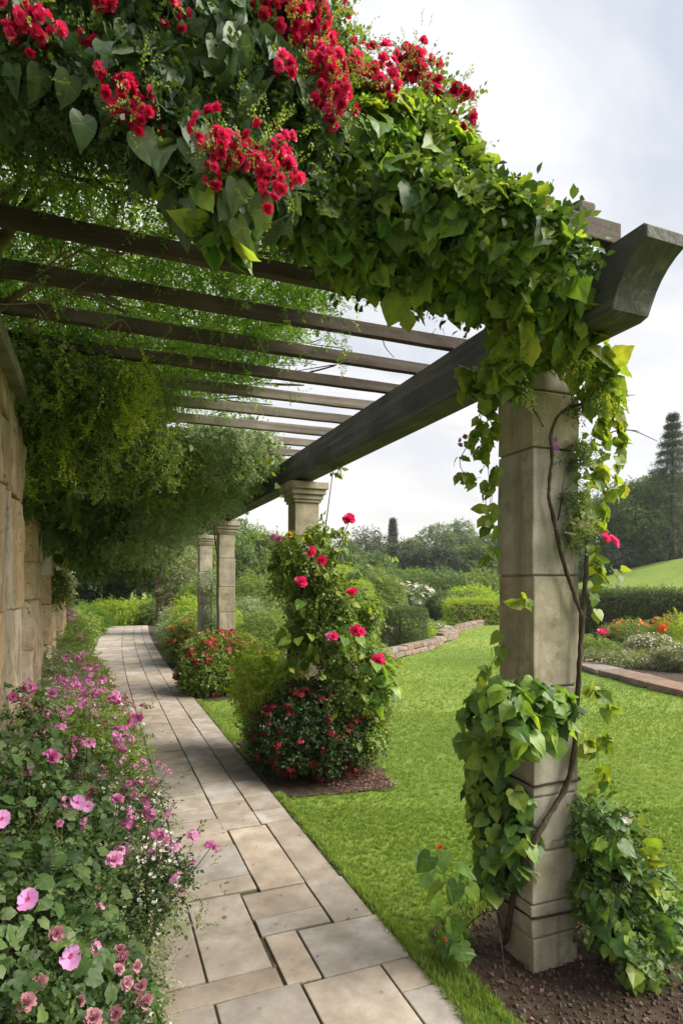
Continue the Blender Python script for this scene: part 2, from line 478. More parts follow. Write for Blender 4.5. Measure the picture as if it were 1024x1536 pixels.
M['ivylite'] = leaf_mat('light_ivy_leaf', [(0.075, 0.15, 0.02, 1), (0.13, 0.21, 0.03, 1), (0.19, 0.26, 0.035, 1), (0.28, 0.31, 0.05, 1)], 0.45, 0.45, veins=True)
M['heart'] = leaf_mat('heart_leaf', [(0.03, 0.065, 0.03, 1), (0.052, 0.10, 0.046, 1), (0.08, 0.135, 0.066, 1), (0.12, 0.175, 0.095, 1)], 0.28, 0.45, spec=0.4, veins=True)
M['creeper'] = leaf_mat('creeper_leaf', [(0.06, 0.115, 0.022, 1), (0.105, 0.19, 0.032, 1), (0.155, 0.255, 0.042, 1), (0.23, 0.31, 0.06, 1)], 0.58, 0.5, tcol=(1.5, 1.65, .6, 1))
M['yellow'] = leaf_mat('yellow_green_leaf', [(0.12, 0.20, 0.022, 1), (0.20, 0.30, 0.032, 1), (0.30, 0.38, 0.045, 1), (0.42, 0.43, 0.07, 1)], 0.5, 0.5, tcol=(1.4, 1.5, .6, 1))
M['greygreen'] = leaf_mat('grey_green_leaf', [(0.12, 0.18, 0.075, 1), (0.19, 0.26, 0.12, 1), (0.26, 0.33, 0.16, 1), (0.35, 0.40, 0.23, 1)], 0.4, 0.6, tcol=(1.25, 1.35, .95, 1))
M['lime'] = leaf_mat('lime_leaf', [(0.20, 0.32, 0.03, 1), (0.32, 0.45, 0.045, 1), (0.46, 0.54, 0.07, 1), (0.58, 0.56, 0.12, 1)], 0.45, 0.5, tcol=(1.3, 1.35, .6, 1))
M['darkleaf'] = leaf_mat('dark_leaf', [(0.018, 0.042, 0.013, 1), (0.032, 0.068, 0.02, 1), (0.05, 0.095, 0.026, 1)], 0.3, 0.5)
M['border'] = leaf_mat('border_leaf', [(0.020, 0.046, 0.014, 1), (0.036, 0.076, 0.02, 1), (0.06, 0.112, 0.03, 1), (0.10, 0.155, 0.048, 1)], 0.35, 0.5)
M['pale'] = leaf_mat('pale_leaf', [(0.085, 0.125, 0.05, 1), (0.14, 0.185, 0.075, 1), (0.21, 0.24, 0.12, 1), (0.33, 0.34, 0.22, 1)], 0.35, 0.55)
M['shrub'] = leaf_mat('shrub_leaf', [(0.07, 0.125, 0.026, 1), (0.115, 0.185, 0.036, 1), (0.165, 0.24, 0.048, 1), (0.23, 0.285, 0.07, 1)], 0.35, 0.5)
M['tree'] = leaf_mat('tree_leaf', [(0.045, 0.09, 0.032, 1), (0.075, 0.135, 0.042, 1), (0.11, 0.18, 0.052, 1), (0.16, 0.225, 0.068, 1)], 0.3, 0.55)
M['needle'] = leaf_mat('needle', [(0.035, 0.06, 0.036, 1), (0.058, 0.088, 0.05, 1), (0.085, 0.118, 0.064, 1)], 0.2, 0.6)
M['hedge'] = leaf_mat('hedge_leaf', [(0.04, 0.078, 0.02, 1), (0.065, 0.115, 0.03, 1), (0.10, 0.155, 0.04, 1)], 0.3, 0.5)
PT = (1.2, 0.9, 0.95, 1)
M['crimson'] = leaf_mat('crimson_petal', [(0.46, 0.008, 0.07, 1), (0.62, 0.015, 0.105, 1), (0.72, 0.035, 0.16, 1), (0.78, 0.07, 0.24, 1)], 0.35, 0.5, tcol=PT)
M['red'] = leaf_mat('red_petal', [(0.24, 0.014, 0.02, 1), (0.36, 0.022, 0.035, 1), (0.48, 0.05, 0.055, 1), (0.42, 0.06, 0.11, 1)], 0.3, 0.5, tcol=PT)
M['dullred'] = leaf_mat('dull_red_petal', [(0.20, 0.012, 0.02, 1), (0.30, 0.02, 0.035, 1), (0.42, 0.035, 0.06, 1)], 0.3, 0.5, tcol=PT)
M['rose'] = leaf_mat('rose_petal', [(0.68, 0.022, 0.15, 1), (0.78, 0.04, 0.21, 1), (0.82, 0.10, 0.33, 1)], 0.35, 0.5, tcol=PT)
M['pink'] = leaf_mat('pink_petal', [(0.50, 0.12, 0.34, 1), (0.60, 0.22, 0.46, 1), (0.68, 0.35, 0.57, 1)], 0.35, 0.55, tcol=PT)
M['mallow'] = leaf_mat('mallow_petal', [(0.52, 0.22, 0.50, 1), (0.60, 0.30, 0.58, 1), (0.64, 0.36, 0.62, 1)], 0.35, 0.55, tcol=PT, edge=((0.50, 0.06, 0.24, 1), 0.30))
M['litter'] = leaf_mat('dry_petal', [(0.12, 0.05, 0.045, 1), (0.2, 0.085, 0.085, 1), (0.3, 0.15, 0.16, 1)], 0.2, 0.7, tcol=PT)
M['dusty'] = leaf_mat('dusty_pink_petal', [(0.38, 0.18, 0.22, 1), (0.50, 0.26, 0.31, 1), (0.56, 0.34, 0.40, 1)], 0.35, 0.6, tcol=PT)
M['white'] = leaf_mat('white_petal', [(0.62, 0.60, 0.54, 1), (0.72, 0.68, 0.64, 1), (0.74, 0.62, 0.60, 1)], 0.35, 0.6, tcol=(1, 1, 1, 1))
M['orange'] = leaf_mat('orange_petal', [(0.62, 0.16, 0.02, 1), (0.74, 0.26, 0.03, 1), (0.70, 0.14, 0.05, 1)], 0.35, 0.5, tcol=PT)
M['yellowpetal'] = leaf_mat('yellow_petal', [(0.70, 0.50, 0.05, 1), (0.78, 0.62, 0.12, 1)], 0.3, 0.5, tcol=PT)
M['purple'] = leaf_mat('purple_petal', [(0.34, 0.08, 0.42, 1), (0.42, 0.12, 0.50, 1)], 0.35, 0.5, tcol=PT)

# ------------------------------------------------------------------ leaf and petal shapes
def blade_T(half, veins, cy=.24, fold=.12, droop=.17, wavy=.025):
    """A leaf blade from the right half of its outline: centre, inner ring, rim; aux marks the veins."""
    out = [np.array(q) for q in half] + [np.array((-x, y)) for x, y in half[-2:0:-1]]
    n = len(out); c = np.array((0, cy))
    def z(q, k):
        return fold * abs(q[0]) ** 1.2 - droop * max(q[1], 0) ** 2 - .10 * q[0] ** 2
    v = [(0, cy, z(c, 0))]; ax = [1.0]
    vein = set()
    for k in veins:
        vein.add(k); vein.add((n - k) % n)
    for ring_, f in ((0, .5), (1, 1.0)):
        for k, q in enumerate(out):
            w = c + (q - c) * f
            isv = k in vein
            v.append((w[0], w[1], z(w, k) + (0 if isv else .022 * (1 if ring_ == 0 else -.4)) + (wavy * math.sin(k * 2.4) if ring_ else 0)))
            ax.append((1.0 if ring_ == 0 else .85) if isv else 0.0)
    f = []
    for k in range(n):
        m = (k + 1) % n
        f.append([0, 1 + m, 1 + k]); f.append([1 + k, 1 + m, 1 + n + m, 1 + n + k])
    t = T(v, [q[::-1] for q in f], ax)
    return t
def heart_T(w=1.0, fold=.12, droop=.17):
    h = [(0, .0), (.09, -.12), (.23, -.17), (.37, -.11), (.455, .04), (.47, .22), (.42, .42), (.32, .63), (.19, .83), (.07, .99), (0, 1.1)]
    return blade_T([(x * w, y) for x, y in h], [10, 3, 6], fold=fold, droop=droop)
def grape_T(w=1.0, fold=.12, droop=.17):
    h = [(0, .0), (.10, -.14), (.27, -.19), (.41, -.10), (.51, .03), (.48, .17), (.51, .34), (.565, .52), (.465, .62), (.37, .74), (.24, .86), (.10, 1.0), (0, 1.12)]
    return blade_T([(x * w, y) for x, y in h], [12, 4, 7], wavy=.035, fold=fold, droop=droop)
def oval_T(w=.32, droop=.12):
    v = [(0, 0, 0), (w * .85, .28, .05), (w, .55, .05), (0, 1, -droop), (-w, .55, .05), (-w * .85, .28, .05), (0, .45, 0)]
    return T(v, [[0, 1, 2, 6], [6, 2, 3], [0, 6, 4, 5], [6, 3, 4]])
def dia_T(w=.3):
    return T([(0, 0, 0), (w, .5, .06), (0, 1, -.05), (-w, .5, .06)], [[0, 1, 2], [0, 2, 3]])
def spray_T(n, ln=.16, curve=.35, w=.36, spread=.12, base=None):
    """A twig of n small leaflets along +Y, bending towards -Z."""
    ts = []
    lt = base or dia_T(w)
    for i in range(n):
        y = (i + .5) / n
        z = -curve * y * y
        ang = random.uniform(.5, 1.25) * (1 if i % 2 else -1)
        Mx = (Matrix.Translation((random.gauss(0, spread * .3), y, z + random.gauss(0, spread * .3))) @ Matrix.Rotation(-ang, 4, 'Z')
              @ Matrix.Rotation(random.uniform(-.7, .7), 4, 'Y') @ Matrix.Rotation(random.uniform(-.6, .3), 4, 'X') @ Matrix.Scale(ln * random.uniform(.7, 1.25), 4))
        ts.append(xf(lt, Mx))
    return join_T(ts)
def fern_T(n=9):
    ts = []
    for i in range(n):
        y = .12 + .88 * i / n
        ln = .42 * math.sin(math.pi * (.18 + .8 * (1 - i / n)) ) + .05
        for s in (-1, 1):
            Mx = Matrix.Translation((0, y, -.3 * y * y)) @ Matrix.Rotation(-s * 1.0, 4, 'Z') @ Matrix.Rotation(random.uniform(-.3, .3), 4, 'Y') @ Matrix.Scale(ln, 4)
            ts.append(xf(dia_T(.22), Mx))
    return join_T(ts)
def petal_T(w=.42, cup=.2, ruffle=.05):
    v = [(0, 0, 0), (w * .7, .4, cup * .5), (w, .78, cup * .7 + ruffle), (w * .45, 1.0, cup - ruffle), (-w * .1, .96, cup * .6 + ruffle), (-w * .55, 1.0, cup - ruffle), (-w, .76, cup * .7 + ruffle), (-w * .7, .4, cup * .5), (0, .55, cup * .25)]
    f = [[0, 1, 8], [1, 2, 8], [2, 3, 8], [3, 4, 8], [4, 5, 8], [5, 6, 8], [6, 7, 8], [7, 0, 8]]
    return T(v, f, [q[1] for q in v])
def puff_T(n=16, pw=.5, open_=1.0):
    """A ruffled double flower: petals from the centre in a dome, unit radius."""
    ts = []
    for i in range(n):
        t = (i + .5) / n
        elev = math.asin(1 - t * 1.15) if 1 - t * 1.15 > -1 else -1.2
        az = i * 2.39996 + random.uniform(-.3, .3)
        Mx = (Matrix.Rotation(az, 4, 'Z') @ Matrix.Rotation(elev, 4, 'X') @ Matrix.Rotation(random.uniform(-.5, .5), 4, 'Y')
              @ Matrix.Scale(random.uniform(.75, 1.1) * (1 - .25 * (1 - t)), 4))
        ts.append(xf(petal_T(pw, .25, .07), Mx))
    return join_T(ts)
def mallow_T():
    ts = []
    for i in range(5):
        Mx = Matrix.Rotation(i * 2 * math.pi / 5, 4, 'Z') @ Matrix.Rotation(.16 + .16 * (i % 2), 4, 'X') @ Matrix.Rotation(.22, 4, 'Y') @ Matrix.Scale(random.uniform(.9, 1.06), 4)
        ts.append(xf(petal_T(.56, .20, .06), Mx))
    c = []
    for i in range(10):
        Mx = Matrix.Translation((0, 0, .05)) @ Matrix.Rotation(i * 2.4, 4, 'Z') @ Matrix.Rotation(1.0 - .05 * i, 4, 'X') @ Matrix.Scale(.26, 4)
        c.append(xf(dia_T(.35), Mx, aux=0.0))
    return join_T(ts + c)
def floret_T(n=5):
    return join_T([xf(dia_T(.42), Matrix.Rotation(i * 2 * math.pi / n, 4, 'Z') @ Matrix.Rotation(.35, 4, 'X')) for i in range(n)])
def cluster_T(n=18, flat=.7):
    """A rounded head of small florets, unit radius."""
    ts = []
    fl = floret_T(4)
    for i in range(n):
        d = Vector(list(rdir(1)[0])); d.z = abs(d.z) * flat + .05
        q = d.to_track_quat('Z', 'Y').to_matrix().to_4x4()
        ts.append(xf(fl, Matrix.Translation(d * random.uniform(.55, .95)) @ q @ Matrix.Rotation(random.random() * 6, 4, 'Z') @ Matrix.Scale(random.uniform(.35, .5), 4)))
    return join_T(ts)
def tuft_T(n=7):
    v, f, ax = [], [], []
    for i in range(n):
        a = random.random() * 6.28; b = random.random() * 6.28
        r = random.uniform(0, .35); h = random.uniform(.6, 1.15); lean = random.uniform(.1, .55)
        x, z = r * math.cos(a), r * math.sin(a)
        dx, dz = math.cos(b), math.sin(b); w = random.uniform(.035, .06)
        o = len(v)
        v += [(x - dz * w, 0, z + dx * w), (x + dz * w, 0, z - dx * w), (x + dx * lean * .35 + dz * w * .8, h * .55, z + dz * lean * .35 - dx * w * .8),
              (x + dx * lean * .35 - dz * w * .8, h * .55, z + dz * lean * .35 + dx * w * .8), (x + dx * lean, h, z + dz * lean)]
        f += [[o, o + 1, o + 2, o + 3], [o + 3, o + 2, o + 4]]
    return T(v, f)
HEART, GRAPE, OVAL, DIA = heart_T(), grape_T(), oval_T(), dia_T()
HEARTS = [heart_T(1, .06, .06), heart_T(.95, .34, .30), heart_T(1.05, .2, .42), heart_T(.85, .12, -.08)]
GRAPES = [grape_T(1, .08, .08), grape_T(.92, .36, .3), grape_T(1.05, .22, .42), grape_T(.85, .16, -.06)]
SPRAYS = [spray_T(14) for _ in range(3)]
LONGSPRAYS = [spray_T(26, .10, .5) for _ in range(3)]
LEAFTWIGS = [spray_T(8, .30, .3, base=OVAL, spread=.2) for _ in range(3)]
FERNS = [fern_T(9), fern_T(8)]
PUFFS = [puff_T(30, .34), puff_T(36, .4)]
CLUSTERS = [cluster_T(16), cluster_T(22)]
MALLOW, FLORET = mallow_T(), floret_T()
TUFTS = [tuft_T(7) for _ in range(4)]

def multi(ts, P, Nn, Tp, S, rnd=None):
    k = RNG.integers(0, len(ts), len(P)); S = np.broadcast_to(np.asarray(S, float), (len(P),))
    if rnd is None: rnd = RNG.random(len(P))
    return [scatter_data(t, P[k == i], Nn[k == i], Tp[k == i], S[k == i], rnd[k == i]) for i, t in enumerate(ts) if np.any(k == i)]

def blob_points(blobs, n, inner=.6, noisy=.16, seed=0., gap=None, shell=True, zmin=None):
    """n points near the shells of ellipsoids (c, r), with their outward directions; lumpy outline, optional gaps."""
    vol = np.array([b[1][0] * b[1][1] + b[1][1] * b[1][2] + b[1][0] * b[1][2] for b in blobs])
    w = vol / vol.sum()
    P, D = [], []
    cen = np.array([b[0] for b in blobs], float); rad = np.array([b[1] for b in blobs], float)
    need, tries = n, 0
    while need > 0 and tries < 12:
        m = int(need * 1.7) + 10
        k = RNG.choice(len(blobs), m, p=w)
        d = rdir(m)
        rr = inner + (1 - inner) * RNG.random(m) ** .6 if shell else RNG.random(m) ** (1 / 3)
        p0 = cen[k] + d * rad[k]
        rr = rr * (1 + noisy * snoise(p0, 2.2 / np.mean(rad), seed) + noisy * .6 * snoise(p0, 6.0 / np.mean(rad), seed + 3))
        p = cen[k] + d * rad[k] * rr[:, None]
        ok = np.ones(m, bool)
        for c, r in zip(cen, rad):
            ok &= (np.sum(((p - c) / r) ** 2, axis=1) > (inner * .8) ** 2)
        if gap is not None:
            ok &= snoise(p, gap[0], seed + 9) > gap[1] - RNG.random(m) * .35
        if zmin is not None:
            ok &= p[:, 2] > zmin
        P.append(p[ok]); D.append(norm(d[ok] / rad[k][ok])); need -= ok.sum(); tries += 1
    return np.concatenate(P)[:n], np.concatenate(D)[:n]
UP = np.array([0, 0, 1.0])

def droop_leaves(ts, P, D, S, jit=.45, down=.9, up=.45):
    n = len(P)
    Nn = norm(D * .75 + UP * up + RNG.normal(size=(n, 3)) * jit)
    Tp = norm(-UP * down + D * .55 + RNG.normal(size=(n, 3)) * jit)
    return multi(ts, P, Nn, Tp, S)
def out_leaves(ts, P, D, S, jit=.5, up=.35):
    n = len(P)
    Tp = norm(D + UP * up + RNG.normal(size=(n, 3)) * jit)
    Nn = norm(UP * .8 + D * .3 + RNG.normal(size=(n, 3)) * .6)
    return multi(ts, P, Nn, Tp, S)
def rs(n, a, b):
    return RNG.uniform(a, b, n)

# ------------------------------------------------------------------ ground
def hill_h(X, Y):
    d = X * cS + Y * cC; xr = X * cC - Y * cS
    return 3.5 * np.exp(-.5 * ((xr - 25) / 7.5) ** 2 - .5 * ((d - 34) / np.where(d < 34, 7.0, 20.0)) ** 2)
def ground():
    n = 150
    u = np.linspace(-1, 1, n)
    k = np.sign(u) * (np.abs(u) * 14 + 500 * np.abs(u) ** 5)
    X, Y = np.meshgrid(k + 6, k + 14, indexing='ij')
    Z = hill_h(X, Y)
    V = np.stack([X, Y, Z], -1).reshape(-1, 3)
    i = np.arange(n * n).reshape(n, n)
    q = np.stack([i[:-1, :-1], i[1:, :-1], i[1:, 1:], i[:-1, 1:]], -1).reshape(-1, 4)
    me = raw_mesh('lawn', V, q.ravel(), np.full(len(q), 4))
    tag(link('lawn', me, M['lawn']), kind='structure')
ground()

def sheet(name, poly, z, mat, kind='structure', rough_edge=0.0, sub=0):
    """A flat bed following poly, its outline broken up, slightly mounded in the middle."""
    pts = []
    n = len(poly)
    for i in range(n):
        a, b = np.array(poly[i], float), np.array(poly[(i + 1) % n], float)
        m = max(1, int(np.linalg.norm(b - a) / .06)) if rough_edge else 1
        m = min(m, 60)
        for j in range(m):
            p = a + (b - a) * j / m
            pts.append(p + RNG.normal(size=2) * rough_edge)
    bm = bmesh.new()
    vs = [bm.verts.new((p[0], p[1], z)) for p in pts]
    f = bm.faces.new(vs)
    r = bmesh.ops.triangulate(bm, faces=[f])
    o = bm_obj(name, bm, mat)
    if o.data.polygons[0].normal.z < 0: o.data.flip_normals()
    return tag(o, kind=kind)

# ------------------------------------------------------------------ path
PATH_Y1 = 22.0
def bend(y):
    return .0026 * max(0, y - 9) ** 2
def path():
    ys_ = [.2, 9, 11, 13, 15, 17, 19, PATH_Y1]
    sheet('path_bedding', [(1.15 + bend(y), y) for y in ys_] + [(-.22 + bend(y), y) for y in ys_[::-1]], .021, M['joint'])
    R = [(.775, 1.135, 2.10, 2.42), (.94, 1.125, 2.425, 2.795), (.635, .768, 2.11, 2.435), (.625, .932, 2.442, 2.575), (.62, .932, 2.58, 2.80),
         (.37, .615, 2.242, 2.83), (.2, .625, 2.12, 2.235), (.375, .682, 1.85, 2.113), (.69, 1.0, 1.75, 2.093), (1.008, 1.14, 1.925, 2.093),
         (1.008, 1.15, 1.6, 1.918), (.71, .935, 2.99, 3.57), (.71, .935, 2.807, 2.983), (.943, 1.115, 2.803, 3.59), (.385, .702, 2.99, 3.36),
         (.36, .702, 2.838, 2.983), (.18, .362, 2.242, 2.675), (.02, .362, 2.682, 2.83), (.385, .70, 3.367, 3.77), (-.2, .172, 2.25, 2.674), (-.2, .012, 2.68, 2.83),
         (-.2, .192, 1.9, 2.243), (.2, .367, 1.85, 2.113), (-.2, .378, 2.99, 3.42), (-.2, .352, 2.838, 2.983), (-.2, .378, 3.427, 3.77)]
    # rows nearer than the picture's lower edge
    y = 1.74
    for x0, x1, ys in ((-.2, .18, 1.893), (.188, .683, 1.843), (.69, 1.0, 1.743), (1.008, 1.15, 1.593)):
        yy = ys
        while yy > .25:
            l = random.uniform(.25, .5); R.append((x0, x1, max(.2, yy - l), yy)); yy -= l + .008
    rows = {0: [3.777, 4.3, 4.9, 5.5], 1: [3.777, 3.96, 4.26, 4.55, 4.72, 5.06, 5.43], 2: [3.577, 3.81, 4.02, 4.47, 4.90, 5.40], 3: [3.597, 3.81, 4.08, 4.42, 4.68, 5.07, 5.35]}
    xs = [-.2, .385, .68, .915, 1.12]
    for c in range(4):
        ys = list(rows[c])
        while ys[-1] < PATH_Y1 - .6:
            ys.append(ys[-1] + random.choice([.24, .3, .36, .42, .5, .6]) * random.uniform(.9, 1.1))
        ys.append(PATH_Y1)
        for a, b in zip(ys[:-1], ys[1:]):
            R.append((xs[c] + .004, xs[c + 1] - .004, a + .004, b - .004))
    bm = bmesh.new()
    lay = bm.verts.layers.float.new('rnd')
    for x0, x1, y0, y1 in R:
        h = .030 + random.uniform(-.0025, .0025)
        g = .0005
        before = set(bm.verts)
        box_bm(bm, x0 + g, x1 - g, y0 + g, y1 - g, -.02, h, bevel=.004, jit=.0018)
        r = random.random()
        for v in set(bm.verts) - before:
            v[lay] = r
            v.co.x += bend(v.co.y)
    globals()['SLABS'] = [q for q in R if 1.5 < q[2] < 6 and q[0] > .3]
    o = bm_obj('path', bm, M['slab'])
    tag(o, kind='structure')
path()

# planting beds: soil lies just over the lawn
sheet('left_bed_soil', [(-.23, .3), (-.225, 24), (-1.6, 24), (-1.6, .3)], .012, M['soil'])
sheet('pillar_bed_soil', [(1.24, 1.55), (1.20, 2.02), (1.32, 2.25), (1.62, 2.42), (2.0, 2.22), (2.12, 1.95), (2.35, 1.6), (2.3, 1.2), (1.5, 1.2)], .009, M['soil'], rough_edge=.012)
sheet('rose_bed_soil', [(1.16, 4.02), (1.98, 3.90), (2.1, 4.3), (2.0, 5.6), (1.2, 5.7)], .009, M['soil'], rough_edge=.02)
sheet('shrub_bed_soil', [(1.16, 7.72), (1.95, 7.7), (2.1, 9.5), (1.9, 22), (1.16, 22)], .009, M['soil'], rough_edge=.02)
far_edge = [(4.0, 9.5), (4.34, 9.9), (5.2, 10.6), (6.8, 11.8), (8.65, 13.6), (10.4, 16.0), (13.8, 18.7), (20, 21)]
sheet('far_bed_soil', far_edge + [(26, 26), (12, 34), (2.2, 34), (2.1, 9.5)], .009, M['soil'], rough_edge=.03)
right_edge = [(9.4, 10.6), (8.6, 9.2), (7.9, 8.0), (7.65, 6.95), (7.35, 5.9), (7.4, 4.5)]
sheet('right_bed_soil', right_edge + [(18, 6), (20, 16), (11.5, 12.4)], .009, M['soil'], rough_edge=.03)

# ------------------------------------------------------------------ stone pillars
def pillar(x, y, joints, label, w=.22, cap=True, ztop=2.36, puck=False):
    t = thing('stone_pillar', label, 'pillar', (x, y, 0), 'stone pillars carrying the pergola beam')
    bm = bmesh.new(); lay = bm.verts.layers.float.new('rnd')
    zs = [-.05] + joints + [ztop - (.17 if cap else 0)]
    for i, (a, b) in enumerate(zip(zs[:-1], zs[1:])):
        off = .004 * random.uniform(-1, 1); e = .0035 * random.uniform(-1, 1)
        before = set(bm.verts)
        box_bm(bm, x - w / 2 + off + e, x + w / 2 + off - e, y - w / 2 + e, y + w / 2 - e, a + .0035, b - .0035, bevel=.006, jit=.0022)
        r = random.random() * .6 + .2
        for v in set(bm.verts) - before: v[lay] = r
    before = set(bm.verts)
    box_bm(bm, x - w / 2 + .011, x + w / 2 - .011, y - w / 2 + .011, y + w / 2 - .011, -.04, ztop - .02)
    for v in set(bm.verts) - before: v[lay] = 0
    # cut every block finer so that edges can wear unevenly
    bmesh.ops.subdivide_edges(bm, edges=[e for e in bm.edges if e.calc_length() > .05], cuts=3, use_grid_fill=True)
    for v in bm.verts:
        q = v.co * 9
        v.co += Vector((mnoise.noise(q), mnoise.noise(q + Vector((7, 1, 3))), 0)) * .0035
    bm_obj('shaft', bm, M['pillar'], t)
    if cap:
        bm = bmesh.new(); lay = bm.verts.layers.float.new('rnd')
        for dz0, dz1, e in ((.17, .145, .012), (.1445, .105, .026), (.1045, .06, .044), (.0595, 0, .062)):
            before = set(bm.verts)
            box_bm(bm, x - w / 2 - e, x + w / 2 + e, y - w / 2 - e, y + w / 2 + e, ztop - dz0, ztop - dz1, bevel=.006, jit=.001)
            for v in set(bm.verts) - before: v[lay] = .75
        bm_obj('capital', bm, M['pillar'], t)
    return t
PX = 1.64
pillar(PX, 1.96, [.14, .27, .47, .68, 1.10, 1.53, 2.02, 2.24], 'tall near stone pillar wrapped in vine in a patch of bare soil', cap=False, ztop=2.386)
pillar(PX, 4.96, [.5, 1.0, 1.5], 'stone pillar half hidden by the climbing rose with pink flowers')
pillar(PX, 8.44, [.55, 1.1, 1.45, 1.85], 'pale stone pillar rising behind the round shrub with red flowers')
pillar(PX + .06, 10.6, [.6, 1.15, 1.7], 'farthest stone pillar, partly covered by pale green tufts', ztop=2.33)

# ------------------------------------------------------------------ pergola timber
perg = thing('pergola', 'dark weathered timber pergola frame of one long beam and many rafters over the path', 'pergola', (PX, 1.4, 2.4))
BZ0, BZ1, BX0, BX1 = 2.39, 2.615, 1.555, 1.72
def beam(x0, x1, z0, z1, y0, y1, name, mat):
    prof = [(y0 + .012, z1), (y0, z1 - .012), (y0, z1 - .048)]
    for i in range(7):          # concave undercut of the beam's nose
        a = i / 6 * math.pi / 2
        prof.append((y0 + .004 + .13 * (.55 * math.sin(a) + .45 * i / 6), z1 - .05 - (z1 - z0 - .06) * (.55 * (1 - math.cos(a)) + .45 * i / 6)))
    prof += [(y0 + .165, z0), (y1, z0), (y1, z1)]
    bm = bmesh.new()
    A = [bm.verts.new((x0, p[0], p[1])) for p in prof]; B = [bm.verts.new((x1, p[0], p[1])) for p in prof]
    bm.faces.new(A); bm.faces.new(B[::-1])
    for i in range(len(prof)):
        j = (i + 1) % len(prof)
        bm.faces.new((A[i], B[i], B[j], A[j]))
    bmesh.ops.bevel(bm, geom=[e for e in bm.edges if abs(e.verts[0].co.x - e.verts[1].co.x) < 1e-4], offset=.004, segments=1, affect='EDGES')
    return bm_obj(name, bm, mat, perg)
beam(BX0, BX1, BZ0, BZ1, 1.36, 11.2, 'beam', M['beam'])
bm = bmesh.new(); box_bm(bm, -.80, -.66, 1.1, 13.2, 2.40, 2.606, bevel=.005)
bm_obj('wall_plate', bm, M['rafter'], perg)
RAFT = [1.52, 2.14, 2.48, 2.83, 3.18, 3.54, 3.90, 4.28, 4.66, 5.06, 5.46, 5.9, 6.35, 6.8, 7.3, 7.8, 8.3, 8.85, 9.4, 10.0, 10.6]
for i, y in enumerate(RAFT):
    bm = bmesh.new()
    h = .054 + random.uniform(-.004, .004)
    x0, x1 = (-1.0, 1.70 + random.uniform(-.02, .03))
    if i == 0: x0, x1, h = .9, 1.60, .066
    n = 10
    vs0 = None
    for k in range(n):
        xa = x0 + (x1 - x0) * k / n; xb = x0 + (x1 - x0) * (k + 1) / n
    box_bm(bm, x0, x1, y - .020, y + .020, BZ1 + .003, BZ1 + .003 + h, bevel=.004)
    bmesh.ops.subdivide_edges(bm, edges=[e for e in bm.edges if e.calc_length() > .5], cuts=24, use_grid_fill=True)
    for v in bm.verts:      # old timber is never quite straight
        q = Vector((v.co.x * 1.3, y * 3.1, 0)); q2 = Vector((v.co.x * 9, y * 7 + v.co.y * 20, v.co.z * 20))
        v.co.y += .010 * mnoise.noise(q) + .0025 * mnoise.noise(q2)
        v.co.z += (.006 * (1 + mnoise.noise(q + Vector((3, 5, 1)))) if v.co.z > BZ1 + .03 else .0) + .0015 * (1 + mnoise.noise(q2 + Vector((1, 9, 4))))
    bm_obj('rafter', bm, M['rafter'] if i < 5 else M['greywood'], perg)
# rough block lying on the first rafter and pads on the capitals
bm = bmesh.new(); box_bm(bm, 1.43, 1.50, 1.50, 1.545, 2.688, 2.745, bevel=.012, jit=.008)
bm_obj('joint_block', bm, M['rafter'], perg)
for y in (4.96, 8.44):
    bm = bmesh.new()
    bmesh.ops.create_cone(bm, cap_ends=True, segments=20, radius1=.085, radius2=.085, depth=.034, matrix=Matrix.Translation((PX + .01, y, 2.3745)))
    bmesh.ops.bevel(bm, geom=[e for e in bm.edges if abs(e.verts[0].co.z - e.verts[1].co.z) < 1e-4], offset=.01, segments=2, affect='EDGES')
    bm_obj('bearing_pad', bm, M['redwood'], perg)

# ------------------------------------------------------------------ rough stone piers on the left
def pier(x0, x1, y0, y1, z1, label, cap=False, mat='pier'):
    t = thing('stone_pier', label, 'pier', ((x0 + x1) / 2, (y0 + y1) / 2, 0), 'rough stone piers along the left of the path')
    bm = bmesh.new(); lay = bm.verts.layers.float.new('rnd')
    box_bm(bm, x0 + .035, x1 - .035, y0 + .035, y1 - .035, -.05, z1 - .01)
    for v in bm.verts: v[lay] = 0.1
    z = -.04
    while z < z1 - .03:
        hz_ = min(random.uniform(.22, .58), z1 - z)
        if z1 - z - hz_ < .1: hz_ = z1 - z
        y = y0
        while y < y1 - .01:
            ln = random.uniform(.18, .46)
            if y1 - y - ln < .18: ln = y1 - y
            before = set(bm.verts)
            o1, o2 = random.uniform(-.007, .008), random.uniform(-.01, .01)
            box_bm(bm, x0 + o2, x1 + o1, y + .004, y + ln - .004, z + .002, z + hz_ - .002, bevel=.009, jit=.013)
            r = random.random()
            for v in set(bm.verts) - before: v[lay] = r
            y += ln
        z += hz_
    for it in range(3):
        bmesh.ops.subdivide_edges(bm, edges=[e for e in bm.edges if e.calc_length() > .075], cuts=2 if it == 0 else 1, use_grid_fill=True)
    for v in bm.verts:
        d = .011 * mnoise.noise(v.co * 5) + .009 * mnoise.noise(v.co * 15) + .006 * mnoise.noise(v.co * 38)
        v.co += Vector((d, d * .6 * (1 if v.co.y > (y0 + y1) / 2 else -1), d * .3))
    bm_obj('masonry', bm, M[mat], t, smooth=True)
    if cap:
        bm = bmesh.new(); box_bm(bm, x0 - .06, x1 + .05, y0 - .2, y1 + .14, z1 - .02, z1 + .055, bevel=.006, jit=.004)
        bm_obj('coping', bm, M['cap'], t)
    return t
pier(-.95, -.36, .7, 3.45, 2.37, 'long buff stone pier nearest on the left under a mossy coping', True)
pier(-1.0, -.50, 5.35, 6.25, 2.38, 'stone pier just beyond the long coped one, its near side in shade')
pier(-1.0, -.52, 7.6, 8.4, 2.38, 'narrow stone pier with a tuft of leaves at mid height')
